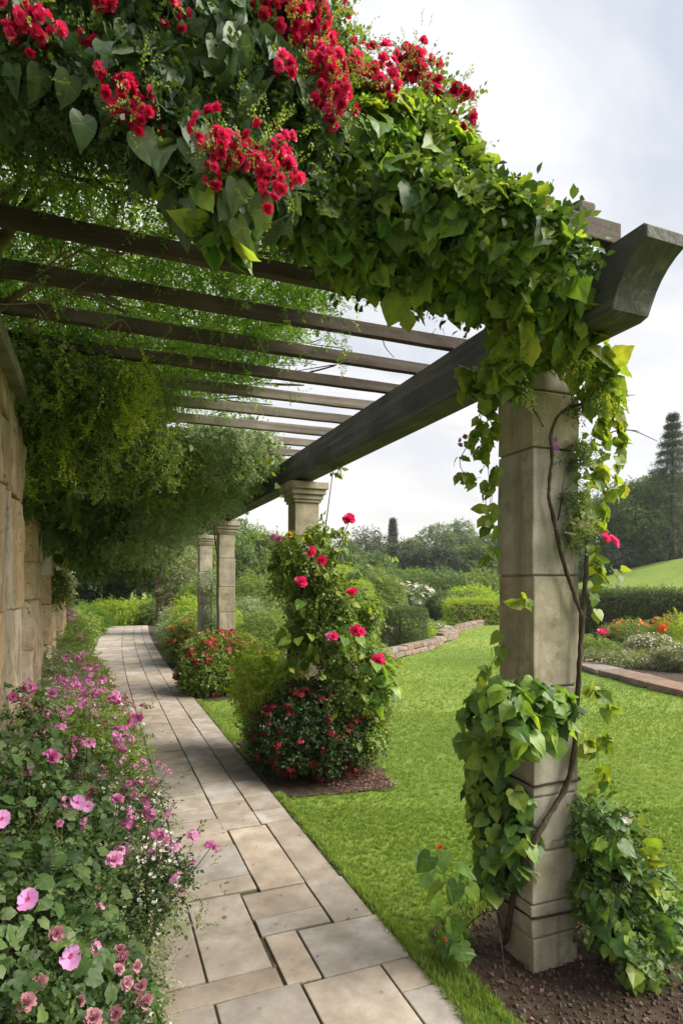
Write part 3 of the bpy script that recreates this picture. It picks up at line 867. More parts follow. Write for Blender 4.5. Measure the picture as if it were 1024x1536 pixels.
pier(-1.0, -.52, 10.2, 11.1, 2.38, 'stone pier farthest down the left side, ringed by pale shrubs')

# ------------------------------------------------------------------ low edging walls of the far beds
def edging(pts, label, h=.22, w=.22, step=.42):
    t = thing('edging_wall', label, 'wall', (pts[0][0], pts[0][1], 0), 'low stone edgings of the lawn')
    C = np.array(catmull([np.array([p[0], p[1], 0]) for p in pts], 12))
    seg = np.linalg.norm(np.diff(C, axis=0), axis=1); s = np.concatenate([[0], np.cumsum(seg)])
    bm = bmesh.new(); lay = bm.verts.layers.float.new('rnd')
    u = 0
    while u < s[-1] - .2:
        l = step * random.uniform(.7, 1.3)
        for lev in range(1 if h < .16 else 2):
            a = [np.interp(u + lev * .12, s, C[:, k]) for k in (0, 1)]; b = [np.interp(min(u + l, s[-1]) + lev * .12, s, C[:, k]) for k in (0, 1)]
            dx, dy = b[0] - a[0], b[1] - a[1]; ln = math.hypot(dx, dy)
            if ln < .05: continue
            hh = h if h < .16 else h / 2
            before = set(bm.verts)
            box_bm(bm, .006, ln - .006, -w / 2, w / 2, lev * hh + .002, (lev + 1) * hh - .002 + random.uniform(-.008, .008) * lev, bevel=.02, jit=.012)
            nv = list(set(bm.verts) - before); r = random.random()
            Mx = Matrix.Translation((a[0], a[1], 0)) @ Matrix.Rotation(math.atan2(dy, dx), 4, 'Z')
            for v in nv: v.co = Mx @ v.co; v[lay] = r
        u += l
    bm_obj('stonework', bm, M['edging'], t)
edging([(4.0, 9.55), (4.34, 9.9), (5.2, 10.6), (6.8, 11.8), (7.7, 12.7)], 'low brown stone edging before the clipped round hedge')
edging([(8.0, 13.3), (8.9, 14.0), (10.4, 16.0), (13.8, 18.7), (19, 20.6)], 'low brown stone edging on the far side of the lawn beside the pillar')
edging([(9.4, 10.6), (8.6, 9.2), (7.9, 8.0), (7.65, 6.95), (7.35, 5.9), (7.4, 4.6)], 'flat stone edging strip along the right hand flower bed', h=.1, w=.5, step=.7)

# ------------------------------------------------------------------ red brown gate at the end of the path
gate = thing('wooden_gate', 'weathered red brown wooden gate standing open at the far end of the path', 'gate', (1.62, 17.9, 0))
bm = bmesh.new(); box_bm(bm, 1.50, 1.66, 17.9, 18.06, 0, 2.1, bevel=.01); bm_obj('post', bm, M['redwood'], gate)
bm = bmesh.new()
for k in range(4):
    box_bm(bm, 1.67 + k * .12, 1.785 + k * .12, 17.94, 17.97, .1, 1.35, bevel=.005)
for z in (.3, 1.1): box_bm(bm, 1.67, 2.15, 17.972, 18.0, z, z + .09, bevel=.004)
bm_obj('leaf_panel', bm, M['redwood'], gate)

# ------------------------------------------------------------------ plant builders
def blossoms(parent, ts, P, D, S, mat, name='blossom', each=True, jit=.35):
    """Flowers at P facing D: every one a part of its plant, or one mass when they are past counting."""
    n = len(P)
    S = np.broadcast_to(np.asarray(S, float), (n,))
    if not each:
        o = build(name + 's', multi(ts, P, norm(D + RNG.normal(size=(n, 3)) * jit), rdir(n), S), mat, parent)
        o['kind'] = 'stuff'
        return
    org = origin(parent)
    key = [None] * len(ts)
    protos = []
    for i, t in enumerate(ts):
        for r in (.1, .37, .63, .9):
            V = t.v
            me = raw_mesh(name, V, t.loops, t.tot, np.clip(r + RNG.uniform(-.1, .1, len(V)), 0, 1), True, t.aux)
            me.materials.append(mat)
            protos.append(me)
    for i in range(n):
        me = protos[(i * 7 + random.randrange(3)) % len(protos)]
        o = bpy.data.objects.new(name, me)
        COL.objects.link(o)
        o.parent = parent
        d = Vector(norm(D[i] + RNG.normal(size=3) * jit))
        q = d.to_track_quat('Z', 'Y').to_matrix().to_4x4() @ Matrix.Rotation(random.random() * 6.28, 4, 'Z')
        s = float(S[i])
        o.matrix_local = Matrix.Translation(Vector([float(v) for v in (P[i] - org)])) @ q @ Matrix.Diagonal((s * random.uniform(.9, 1.1), s * random.uniform(.9, 1.1), s * random.uniform(.8, 1.1), 1))

def stems_for(c, r, n, rad, spread=.8):
    out = []
    for i in range(n):
        d = rdir(1)[0]; d[2] = abs(d[2])
        tip = np.array([c[0], c[1], c[2]]) + d * np.array(r) * spread
        b = np.array([c[0] + .12 * d[0] * r[0], c[1] + .12 * d[1] * r[1], .0])
        mid = (b * .5 + tip * .5) + RNG.normal(size=3) * .06 * np.mean(r)
        out.append(tube_data([b, mid, tip], rad, rad * .35, 5, 3))
    return out

def bush(name, label, cat, blobs, n, ts, size, mat, group=None, inner=.55, noisy=.18, up=.35, stem=.008, flowers=(), gap=None, parts=True, zmin=.0, droop=False):
    blobs = [(np.array(c, float), np.array(r if hasattr(r, '__len__') else (r, r, r), float)) for c, r in blobs]
    c0 = blobs[0][0]
    zg = float(hill_h(np.array([c0[0]]), np.array([c0[1]]))[0])
    t = thing(name, label, cat, (c0[0], c0[1], zg), group)
    P, D = blob_points(blobs, n, inner, noisy, RNG.random() * 50, gap, zmin=zg + zmin)
    if isinstance(size, tuple): S = rs(len(P), *size)
    else: S = rs(len(P), size * .7, size * 1.25)
    build('foliage', (droop_leaves if droop else out_leaves)(ts, P, D, S, up=up), M[mat], t)
    if stem:
        ss = []
        for c, r in blobs[:4]: ss += stems_for(c, r, 6, stem)
        tubes('stem', ss, M['bark'], t)
    for fl in flowers:
        fts, cnt, fs, fm, zone, each = fl[:6]
        fn = fl[6] if len(fl) > 6 else 'blossom'
        Q, E_ = blob_points(blobs, cnt * 6, .98, noisy, 3.3, zmin=zg + .05)
        ok = zone(Q, E_) if zone else np.ones(len(Q), bool)
        # flowers sit on the faces one can see
        Q, E_ = Q[ok][:cnt], E_[ok][:cnt]
        if len(Q): blossoms(t, fts, Q + E_ * fs * .3, norm(E_ + UP * .3), rs(len(Q), fs * .75, fs * 1.2), M[fm], fn, each)
    return t
def top(z): return lambda Q, E_: Q[:, 2] > z
def near(Q, E_):
    v = norm(np.array([0, 0, CAM_H]) - Q)
    return np.sum(v * E_, axis=1) > .05

def chain(pts, n, ts, size, out, fall=.55, side=.5):
    """Leaves set along a hanging or climbing shoot."""
    C = np.array(catmull(pts, 8))
    s = np.concatenate([[0], np.cumsum(np.linalg.norm(np.diff(C, axis=0), axis=1))])
    u = np.sort(RNG.random(n)) * s[-1]
    P = np.stack([np.interp(u, s, C[:, k]) for k in range(3)], -1)
    R = rdir(n); R[:, 2] *= .4
    D = norm(np.array(out)[None, :] * .8 + R * side * 1.4)
    P = P + D * size * .35
    return droop_leaves(ts, P, D, rs(n, size * .65, size * 1.2), .4, fall, .3)

def first_hit(px, py, blobs, k=1.04, default=3.0):
    """Depth at which the sight line through a photo pixel first meets a set of ellipsoids."""
    o = np.array([0, 0, CAM_H]); v = W(px, py, 1.0) - o
    best = None
    for c, r in blobs:
        r = np.broadcast_to(np.asarray(r, float), (3,)) * k
        a_, q = v / r, (o - np.asarray(c, float)) / r
        A, B, C_ = a_ @ a_, 2 * a_ @ q, q @ q - 1
        disc = B * B - 4 * A * C_
        if disc > 0:
            t_ = (-B - math.sqrt(disc)) / (2 * A)
            if t_ > .3 and (best is None or t_ < best): best = t_
    return default if best is None else best
def px_blobs(lst):
    """(x, y, depth, radius in photo pixels [, radius along the view]) -> ellipsoids in metres."""
    out = []
    for b in lst:
        x, y, d, r = b[:4]
        R = r / 900 * d
        out.append((W(x, y, d), (R, b[4] if len(b) > 4 else R, R)))
    return out

# ------------------------------------------------------------------ canopy on the near end: flowering creeper with heart shaped leaves
boug = thing('flowering_climber', 'big leaved climber with crimson flower clusters covering the near left end of the pergola', 'climber', (.15, 1.7, 2.7))
bb = px_blobs([(40, 60, 1.55, 120), (150, 40, 1.6, 120), (265, 60, 1.6, 125), (90, 120, 1.5, 65), (230, 150, 1.5, 80), (330, 130, 1.6, 105), (400, 60, 1.75, 95),
               (270, 230, 1.5, 62), (345, 235, 1.6, 75), (420, 190, 1.7, 95), (300, 290, 1.5, 45), (345, 320, 1.5, 40), (455, 120, 1.85, 75), (390, 290, 1.62, 55)])
bb = [(c, r) for c, r in bb]
vb = px_blobs([(470, 215, 1.85, 78), (520, 262, 1.9, 92), (560, 250, 1.95, 92), (620, 283, 2.0, 88), (600, 340, 1.95, 85), (680, 322, 2.05, 72), (735, 352, 2.1, 64), (700, 375, 2.05, 78), (640, 390, 2.0, 62),
               (780, 378, 2.12, 52), (760, 415, 2.1, 66), (810, 395, 2.15, 44), (835, 365, 2.1, 26), (820, 430, 2.12, 42), (500, 340, 1.85, 58), (560, 370, 1.9, 50), (460, 290, 1.8, 58), (850, 400, 2.15, 20),
               (800, 345, 1.78, 34), (840, 368, 1.80, 22), (760, 335, 1.78, 42), (715, 330, 1.78, 46), (670, 330, 1.76, 46), (845, 400, 1.85, 18), (610, 300, 1.74, 45)])
VB = vb
P, D = blob_points(bb, 4200, .85, .13, 4.)
view = norm(np.array([0, 0, CAM_H]) - P)
vis = np.sum(view * D, axis=1)
D2 = norm(D + view * .35)
build('foliage', droop_leaves(HEARTS, P, D2, rs(len(P), .036, .074), .38, 1.0, .15), M['heart'], boug)
P, D = blob_points(px_blobs([(320, 310, 1.5, 55), (345, 345, 1.5, 32), (270, 270, 1.5, 45), (520, 130, 1.9, 40), (400, 90, 1.7, 50), (450, 60, 1.8, 50)]), 190, .6, .15, 8.)
build('foliage', droop_leaves([HEART, OVAL], P, D, rs(len(P), .05, .085), .4, 1.0, .15), M['ivy'], boug)
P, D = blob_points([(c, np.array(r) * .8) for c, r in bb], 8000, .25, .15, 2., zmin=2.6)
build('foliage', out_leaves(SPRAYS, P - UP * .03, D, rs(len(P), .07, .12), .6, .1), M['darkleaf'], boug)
big = [(125, 200, 1.36, .082), (60, 130, 1.38, .085), (20, 125, 1.38, .075), (105, 140, 1.38, .085), (210, 225, 1.38, .10), (250, 245, 1.4, .09), (283, 235, 1.4, .095), (75, 75, 1.4, .10),
       (225, 70, 1.42, .085), (260, 115, 1.42, .1), (285, 170, 1.42, .085), (325, 90, 1.45, .085), (400, 140, 1.5, .10), (355, 300, 1.4, .085), (395, 325, 1.4, .10), (357, 355, 1.4, .085),
       (320, 295, 1.4, .065), (330, 110, 1.44, .09), (375, 160, 1.46, .09), (480, 230, 1.62, .075), (250, 190, 1.4, .085), (300, 265, 1.4, .085), (120, 90, 1.4, .10), (60, 60, 1.4, .09), (255, 290, 1.42, .07), (280, 320, 1.42, .065)]
P = np.array([W(x, y - 25, d) for x, y, d, s in big]); n = len(P)
view = norm(np.array([0, 0, CAM_H]) - P)
build('foliage', multi(HEARTS, P, norm(view * .8 + UP * .35 + RNG.normal(size=(n, 3)) * .3), -UP + RNG.normal(size=(n, 3)) * .3, np.array([b[3] for b in big]) * .74, .45 + .55 * RNG.random(n)), M['heart'], boug)
# crimson clusters, each a ball of ruffled blooms
def flower_cluster(parent, spots, mat, size, name='blossoms'):
    """spots: (x, y, depth, spread px, count). One mesh per cluster: blooms on short stalks."""
    for x, y, d, sp, cnt in spots:
        d = min(d, first_hit(x, y, bb + VB, 1.06, d) - .03)
        c = W(x, y, d); R = sp / 900 * d
        cnt = int(cnt * 1.5)
        P = c + RNG.normal(size=(cnt, 3)) * R * np.array([.56, .42, .52])
        V = norm(np.array([0, 0, CAM_H]) - c)
        D = norm(norm(P - c) * .8 + V * .5 + UP * .1)
        cl_ = build(name, multi(PUFFS, P, D, rdir(cnt), rs(cnt, size * .7, size * 1.2)), mat, parent)
        m = max(6, cnt)
        Q = c + RNG.normal(size=(m, 3)) * R * .75
        st_ = build('stalks', [tube_data([c + UP * R * .6 - V * R * .6, (c + q) / 2 + RNG.normal(size=3) * .01, q], .0016, .001, 4, 3) for q in P[:12]], M['ivylite'], cl_); st_['kind'] = 'stuff'
        build('sprays', multi(SPRAYS, Q, rdir(m), norm(Q - c + 1e-6), rs(m, .03, .05)), M['shrub'], cl_)
flower_cluster(boug, [(20, 25, 1.36, 42, 20), (55, 45, 1.38, 30, 10), (195, 140, 1.38, 34, 22), (205, 175, 1.37, 22, 9), (335, 215, 1.38, 44, 26), (400, 225, 1.38, 40, 24), (420, 270, 1.38, 36, 16), (318, 262, 1.38, 14, 4),
                      (250, 8, 1.4, 20, 6), (132, 55, 1.4, 10, 3), (155, 5, 1.42, 14, 4)], M['crimson'], .0165)
flower_cluster(boug, [(430, 25, 1.9, 42, 46), (465, 70, 1.9, 34, 34), (450, 5, 1.9, 34, 30), (425, 105, 1.8, 16, 6), (500, 140, 1.95, 26, 24), (495, 175, 1.9, 14, 9), (490, 105, 1.95, 30, 26), (540, 115, 2.0, 40, 60), (572, 125, 2.0, 26, 26), (515, 95, 2.0, 26, 24),
                      (620, 92, 2.1, 24, 30), (635, 118, 2.1, 18, 16), (608, 110, 2.1, 12, 5), (652, 142, 2.1, 14, 12), (690, 142, 2.1, 15, 14), (665, 150, 2.1, 14, 5), (698, 180, 2.1, 12, 6), (475, 0, 1.95, 14, 5), (512, 3, 1.95, 10, 4)], M['crimson'], .0185)
sp = []
for a, b in (((600, 210), (622, 80)), ((640, 215), (655, 120)), ((655, 230), (690, 130)), ((670, 240), (700, 175)), ((560, 190), (550, 90)), ((500, 180), (510, 80)), ((440, 120), (440, 10)), ((475, 60), (512, 0)), ((620, 200), (640, 100))):
    p, q = W(a[0], a[1], 2.12), W(b[0], b[1], 2.1)
    sp.append(tube_data([p, (p + q) / 2 + RNG.normal(size=3) * .02, q], .003, .0015, 5, 4))
tubes('stalk', sp, M['bark'], boug)
P, D = blob_points(px_blobs([(640, 150, 2.1, 45), (680, 175, 2.1, 32), (500, 60, 1.95, 45), (430, 130, 1.85, 35), (180, 125, 1.4, 25), (300, 60, 1.45, 30)]), 130, .1, .1, 2.)
build('foliage', out_leaves(LEAFTWIGS, P, D, rs(len(P), .04, .08)), M['shrub'], boug)
# its woody limbs at the wall
limb = [[W(-30, 200, 1.62), W(30, 196, 1.6), W(90, 206, 1.6), W(160, 212, 1.62), W(260, 190, 1.75)], [W(-20, 330, 1.9), W(25, 280, 1.85), W(30, 235, 1.8), W(0, 190, 1.75)],
        [W(-20, 300, 1.9), W(40, 275, 1.95), W(110, 280, 2.0), W(200, 262, 2.05), W(300, 235, 2.1)], [W(-20, 400, 2.1), W(15, 350, 2.05), W(35, 320, 2.0), W(60, 300, 2.0), W(100, 270, 2.0)],
        [W(-10, 470, 2.4), W(30, 440, 2.35), W(70, 425, 2.4), W(130, 440, 2.45), W(190, 470, 2.5)], [W(0, 420, 2.3), W(60, 400, 2.3), W(130, 425, 2.35), W(180, 455, 2.4)], [W(-20, 380, 2.1), W(40, 300, 2.0), W(80, 240, 1.9), W(160, 230, 1.9)]]
tubes('stem', [tube_data(l, .019 if i == 0 else random.uniform(.010, .016), .008, 8, 8, .0015, .08) for i, l in enumerate(limb)], M['palebark'], boug)
tw = []
for i in range(46):
    p = W(random.uniform(-10, 190), random.uniform(190, 500), random.uniform(1.95, 2.4))
    q = p + RNG.normal(size=3) * np.array([.09, .07, .06]); r = q + RNG.normal(size=3) * np.array([.06, .06, .07])
    tw.append(tube_data([p, q, r], .0042, .0014, 5, 4))
tubes('twig', tw, M['palebark'], boug)

# ------------------------------------------------------------------ lobed leaf vine mounded over the right hand end
vine = thing('lobed_leaf_vine', 'bright green lobed leaf vine mounded over the near right end of the pergola', 'vine', (1.2, 1.9, 2.7))
P, D = blob_points(vb, 2900, .8, .13, 6.)
view = norm(np.array([0, 0, CAM_H]) - P)
build('foliage', droop_leaves(GRAPES, P, norm(D + view * .3), rs(len(P), .042, .082), .36, 1.0, .35), M['ivy'], vine)
ok = P[:, 2] > np.median(P[:, 2])
P2, D2 = blob_points(vb, 1500, .97, .12, 6.)
tp = (D2[:, 2] > .25)
P2, D2 = P2[tp], D2[tp]
build('foliage', droop_leaves(GRAPES, P2 + D2 * .012, D2, rs(len(P2), .038, .066), .4, .7, .5), M['ivylite'], vine)
P, D = blob_points([(c, np.array(r) * .85) for c, r in vb], 4000, .2, .2, 2., zmin=2.45)
build('foliage', out_leaves(LEAFTWIGS, P, D, rs(len(P), .06, .12), .6, .1), M['border'], vine)
low = [(600, 470, 1.95, .13), (590, 425, 1.95, .1), (640, 440, 1.95, .1), (695, 490, 2.0, .075), (610, 500, 1.97, .07), (560, 400, 1.9, .1), (665, 410, 2.0, .1), (575, 385, 1.9, .09), (620, 410, 1.95, .1), (720, 470, 2.05, .08), (655, 465, 2.0, .06)]
P = np.array([W(x, y - 28, d) for x, y, d, s in low]); n = len(P)
build('foliage', [scatter_data(GRAPE, P, norm(norm(np.array([0, 0, CAM_H]) - P) + RNG.normal(size=(n, 3)) * .3), -UP + RNG.normal(size=(n, 3)) * .25, np.array([b[3] for b in low]) * .72)], M['ivylite'], vine)
tubes('stem', [tube_data([W(780, 520, 2.3), W(720, 440, 2.15), W(640, 360, 2.1), W(540, 290, 2.0)], .012, .006), tube_data([W(800, 520, 2.3), W(810, 440, 2.2), W(780, 380, 2.2)], .010, .005),
               tube_data([W(770, 500, 2.2), W(772, 560, 2.17), W(792, 600, 2.15), W(815, 640, 2.14)], .005, .003)], M['bark'], vine)

# ------------------------------------------------------------------ fine leaved creeper lying on the rafters
cre = thing('fine_leaved_creeper', 'fine leaved creeper lying over the rafters above the path', 'creeper', (0, 3.2, 2.7))
n = 38000
X = RNG.uniform(-1.0, 1.36, n); Y = 1.55 + 4.6 * RNG.random(n) ** .9; Z = 2.72 + .26 * RNG.random(n) ** 1.4
P = np.stack([X, Y, Z], -1)
lim = np.where(Y < 3.4, 1.12, 1.12 - (Y - 3.4) * .6) + .22 * snoise(P, 2.4, 1.)
keep = (X < lim) & (snoise(P, 3.6, 2.) + .5 * snoise(P, 9., 4.) > -.55 + .55 * (X > .35) - RNG.random(n) * .5)
P = P[keep]; n = len(P)
D = norm(RNG.normal(size=(n, 3)) * np.array([1, 1, .5]))
build('foliage', droop_leaves(SPRAYS + LONGSPRAYS, P, D, rs(n, .06, .13), .8, .35, .5), M['creeper'], cre)
hang = []
for i in range(150):
    x, y = RNG.uniform(-.6, 1.1), RNG.uniform(2.2, 4.6)
    if x > 1.15 - max(0, y - 3.4) * .4: continue
    l = RNG.uniform(.04, .2)
    p = np.array([x, y, 2.74])
    hang.append((p, p + np.array([.03, -.02, -l])))
HP = np.concatenate([np.linspace(a, b, 6) for a, b in hang])
build('foliage', droop_leaves(SPRAYS, HP, rdir(len(HP)), rs(len(HP), .04, .08), .6, .9, .2), M['creeper'], cre)
tw = []
for i in range(70):
    p = np.array([RNG.uniform(-.7, 1.2), RNG.uniform(1.9, 4.8), RNG.uniform(2.72, 2.82)])
    tw.append(tube_data([p, p + np.array([RNG.normal() * .25, RNG.normal() * .15, .02]), p + np.array([RNG.normal() * .5, RNG.normal() * .3, 0])], .006, .002, 5, 4))
tw.append(tube_data([np.array([1.2, 2.5, 2.69]), np.array([1.22, 2.5, 2.6]), np.array([1.27, 2.5, 2.55])], .003, .0015, 5, 4))
tubes('stem', tw, M['bark'], cre)
# backdrop of leaves against the wall side
n = 11000
P = np.stack([RNG.uniform(-1.25, -.62, n), RNG.uniform(.9, 9.0, n), RNG.uniform(2.42, 3.3, n)], -1)
build('foliage', droop_leaves(SPRAYS + LONGSPRAYS, P, norm(np.array([1, 0, 0]) + RNG.normal(size=(n, 3)) * .5), rs(n, .09, .17), .6, .7, .3), M['creeper'], cre)

# ------------------------------------------------------------------ hanging masses further in
hm = thing('trailing_vine', 'yellow green trailing vine hanging in tassels beneath the rafters at left', 'vine', (0, 4, 2.6))
hb = [((-.25, 3.5, 2.50), (.5, .55, .22)), ((.0, 4.2, 2.46), (.5, .6, .28)), ((.3, 4.9, 2.45), (.42, .6, .28)), ((-.5, 3.9, 2.4), (.3, .8, .3)), ((.45, 5.4, 2.5), (.4, .6, .25))]
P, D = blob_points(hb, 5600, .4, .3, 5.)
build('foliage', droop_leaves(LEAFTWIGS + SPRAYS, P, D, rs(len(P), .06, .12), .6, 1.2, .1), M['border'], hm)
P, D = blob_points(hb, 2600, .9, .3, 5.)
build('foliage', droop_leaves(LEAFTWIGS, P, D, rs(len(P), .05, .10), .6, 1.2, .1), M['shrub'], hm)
P, D = blob_points(hb, 700, .95, .3, 5., gap=(3., 0.))
ok = D[:, 2] < .4
build('foliage', droop_leaves(LONGSPRAYS, P[ok], D[ok], rs(ok.sum(), .09, .16), .5, 1.5, .2), M['yellow'], hm)
for x, y, l in [(88, 650, .20), (112, 690, .24), (150, 738, .34), (178, 640, .2), (208, 690, .30), (238, 670, .26), (258, 700, .28), (132, 660, .26), (72, 660, .2), (192, 665, .26), (102, 712, .2), (228, 620, .2), (160, 690, .3), (246, 630, .2), (122, 620, .2), (215, 640, .22), (140, 610, .2), (60, 640, .2)]:
    d = random.uniform(2.85, 3.3)
    b = W(x, y, d); a = b + np.array([RNG.normal() * .05 - .03, .05, max(.2, 2.66 - b[2])])
    m = (a + b) / 2 + RNG.normal(size=3) * .025
    C = np.array(catmull([a, m, b], 11)); k = len(C)
    HP = np.concatenate([C + RNG.normal(size=C.shape) * np.linspace(.06, .008, k)[:, None] for _ in range(4)])
    o = build('tassel', droop_leaves(SPRAYS, HP, rdir(len(HP)) * np.array([1, 1, .3]), rs(len(HP), .04, .085), .6, .8, .15), M['lime' if random.random() < .45 else 'shrub'], hm)
    tubes('stem', [tube_data([a, m, b], .0025, .001, 4, 5)], M['bark'], o)

gm = thing('feathery_climber', 'grey green feathery climber billowing under the rafters towards the stone pillars', 'climber', (.8, 6.4, 2.5))
gb = [((.75, 5.9, 2.48), (.5, .7, .28)), ((1.0, 6.6, 2.52), (.48, .9, .24)), ((.55, 7.4, 2.30), (.5, .9, .38)), ((.95, 7.7, 2.45), (.42, .9, .24)), ((1.35, 6.1, 2.66), (.25, .9, .12)), ((.4, 6.6, 2.25), (.48, .8, .38)), ((.85, 9.0, 2.42), (.4, .9, .26)), ((.85, 5.2, 2.55), (.42, .6, .22)), ((1.3, 5.5, 2.70), (.26, .7, .10)), ((.3, 8.5, 2.1), (.7, 1.1, .34)), ((.9, 4.7, 2.62), (.3, .4, .12))]
P, D = blob_points(gb, 13500, .5, .3, 7.)
build('foliage', droop_leaves(SPRAYS + LONGSPRAYS + LEAFTWIGS, P, D, rs(len(P), .10, .19), .7, .6, .2), M['greygreen'], gm)
tubes('stem', [tube_data([np.array([1.5, 8.3, 1.9]), np.array([1.3, 7.8, 2.4]), np.array([.8, 7, 2.5])], .012, .005)], M['bark'], gm)
dm = thing('dark_climber', 'deep green climber hanging low over the stone piers at left', 'climber', (-.3, 6.5, 2.3))
db = [((-.55, 5.0, 2.42), (.42, .8, .3)), ((-.5, 6.2, 2.32), (.5, .9, .32)), ((-.1, 6.6, 2.32), (.5, 1.0, .34)), ((.1, 8.2, 2.2), (.7, 1.2, .36)), ((-.5, 8.2, 2.25), (.5, 1.2, .42)), ((.35, 9.4, 2.25), (.5, 1.0, .36)), ((-.2, 10.2, 2.25), (.9, 1.2, .45)), ((.3, 11.6, 2.1), (.9, .9, .5))]
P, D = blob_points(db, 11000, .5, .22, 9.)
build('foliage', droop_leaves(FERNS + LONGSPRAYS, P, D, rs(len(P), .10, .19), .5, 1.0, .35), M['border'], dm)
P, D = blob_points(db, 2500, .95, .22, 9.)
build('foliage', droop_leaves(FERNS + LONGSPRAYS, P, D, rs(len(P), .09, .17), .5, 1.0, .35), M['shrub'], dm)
Q = np.array([W(190, 790, 7.2), W(217, 792, 7.2), W(222, 798, 7.15), W(210, 786, 7.2)])
blossoms(dm, PUFFS, Q, norm(np.array([0, 0, CAM_H]) - Q), .055, M['rose'])

# ------------------------------------------------------------------ vine growing up the near pillar
pv = thing('pillar_vine', 'green vine with a thick twisting stem climbing the near stone pillar', 'vine', (1.5, 1.8, 0))
yf = 1.82       # in front of the pillar's near face
def on_face(x, y, off=.0):      # a point just off the near face of the pillar, seen at photo pixel
    Y = 1.85 - off
    az = math.atan((x - 512) / 900) + YAW
    Xw = Y * math.tan(az); d = Xw * cS + Y * cC
    return np.array([Xw, Y, CAM_H + (875 - y) / 900 * d])
def on_left(x, y, off=.0):
    Xw = 1.53 - off
    az = math.atan((x - 512) / 900) + YAW
    Y = Xw / math.tan(az); d = Xw * cS + Y * cC
    return np.array([Xw, Y, CAM_H + (875 - y) / 900 * d])
main = [G(757, 1420), on_left(762, 1385, .03), on_left(775, 1320, .025), on_face(800, 1262, .02), on_face(822, 1225, .02), on_face(848, 1180, .025), on_face(860, 1130, .03), on_face(864, 1060, .03), on_face(870, 970, .03), on_face(877, 880, .03), on_face(880, 810, .03), on_face(874, 770, .02)]
sec = [on_face(874, 930, .03), on_face(860, 890, .03), on_face(842, 835, .025), on_face(828, 770, .02), on_face(822, 740, .025), on_face(827, 690, .025), on_face(826, 650, .03), on_face(838, 622, .045), on_face(862, 608, .05), on_face(900, 603, .05), on_face(920, 588, .06)]
tubes('stem', [tube_data(main, .0125, .0085, 9, 7, .0008, .07), tube_data(sec, .0085, .005, 8, 7, .0006, .09)], M['bark'], pv)
tws = [[on_face(815, 640, .02), on_face(800, 610, .02), on_face(788, 592, .015)], [on_face(900, 603, .05), on_face(930, 595, .06), on_face(952, 592, .06)], [on_face(890, 605, .05), on_face(915, 570, .06), on_face(918, 550, .06)],
       [on_face(900, 655, .03), on_face(930, 645, .05), on_face(955, 648, .06), on_face(985, 662, .07)], [on_face(925, 648, .05), on_face(940, 645, .05), on_face(958, 647, .06)], [on_face(870, 600, .05), on_face(905, 615, .06), on_face(935, 620, .07)],
       [on_face(910, 600, .06), on_face(930, 610, .06), on_face(944, 620, .05)], [G(757, 1420), on_left(745, 1370, .05), G(765, 1520)], [G(690, 1400), on_left(720, 1372, .06), on_left(748, 1365, .03)],
       [on_face(850, 560, .01), on_face(858, 600, .015), on_face(868, 640, .015)], [on_face(845, 740, .015), on_face(836, 780, .015), on_face(848, 700, .02)]]
tubes('twig', [tube_data(p, .0032, .0012, 5, 6, .0008) for p in tws], M['bark'], pv)
outc = norm(np.array([-.45, -.9, .1]))
# leafy head where it reaches the beam
hb_ = px_blobs([(790, 500, 2.12, 48), (830, 480, 2.12, 50), (760, 560, 2.2, 28), (740, 580, 2.22, 30), (690, 570, 2.3, 20), (860, 520, 2.2, 42), (890, 560, 2.25, 32), (780, 465, 2.12, 40), (730, 560, 2.25, 26), (885, 540, 2.2, 30), (905, 590, 2.25, 22), (850, 450, 2.15, 40)])
P, D = blob_points(hb_, 330, .5, .15, 3.)
build('foliage', droop_leaves(GRAPES, P, norm(D + outc * .5), rs(len(P), .04, .082), .4, 1.0, .3), M['ivylite'], pv)
P, D = blob_points(px_blobs([(800, 470, 2.15, 50), (770, 530, 2.2, 40), (850, 500, 2.2, 45), (745, 585, 2.25, 28)]), 240, .3, .15, 3.)
build('foliage', droop_leaves([GRAPE, OVAL], P, D, rs(len(P), .04, .075), .5, 1.0, .3), M['ivy'], pv)
P, D = blob_points(px_blobs([(770, 500, 2.08, 22), (770, 545, 2.1, 18), (860, 540, 2.15, 30), (795, 590, 2.1, 12), (905, 600, 2.2, 20)]), 240, .2, .15, 3.)
build('foliage', droop_leaves(SPRAYS, P, D, rs(len(P), .03, .06), .6, .8, .3), M['ivylite'], pv)
# shoots hanging on the far left of the pillar
ch = []
for pts, k, s in [([(745, 590), (715, 640), (730, 690), (735, 760)], 20, .05), ([(740, 620), (700, 670), (690, 700), (715, 730)], 26, .042), ([(735, 720), (728, 760), (742, 800)], 8, .05), ([(745, 700), (738, 740), (735, 790)], 10, .045), ([(742, 820), (735, 850)], 5, .055), ([(752, 950), (740, 990), (712, 1030)], 9, .05), ([(744, 640), (730, 660), (720, 690)], 12, .045)]:
    q = [W(x, y, 2.36) for x, y in pts]
    ch += chain(q, k, GRAPES + HEARTS[:2], s, (-.6, -.5, 0))
    tubes('twig', [tube_data(q, .0022, .001, 4, 5)], M['bark'], pv)
build('foliage', ch, M['ivylite'], pv)
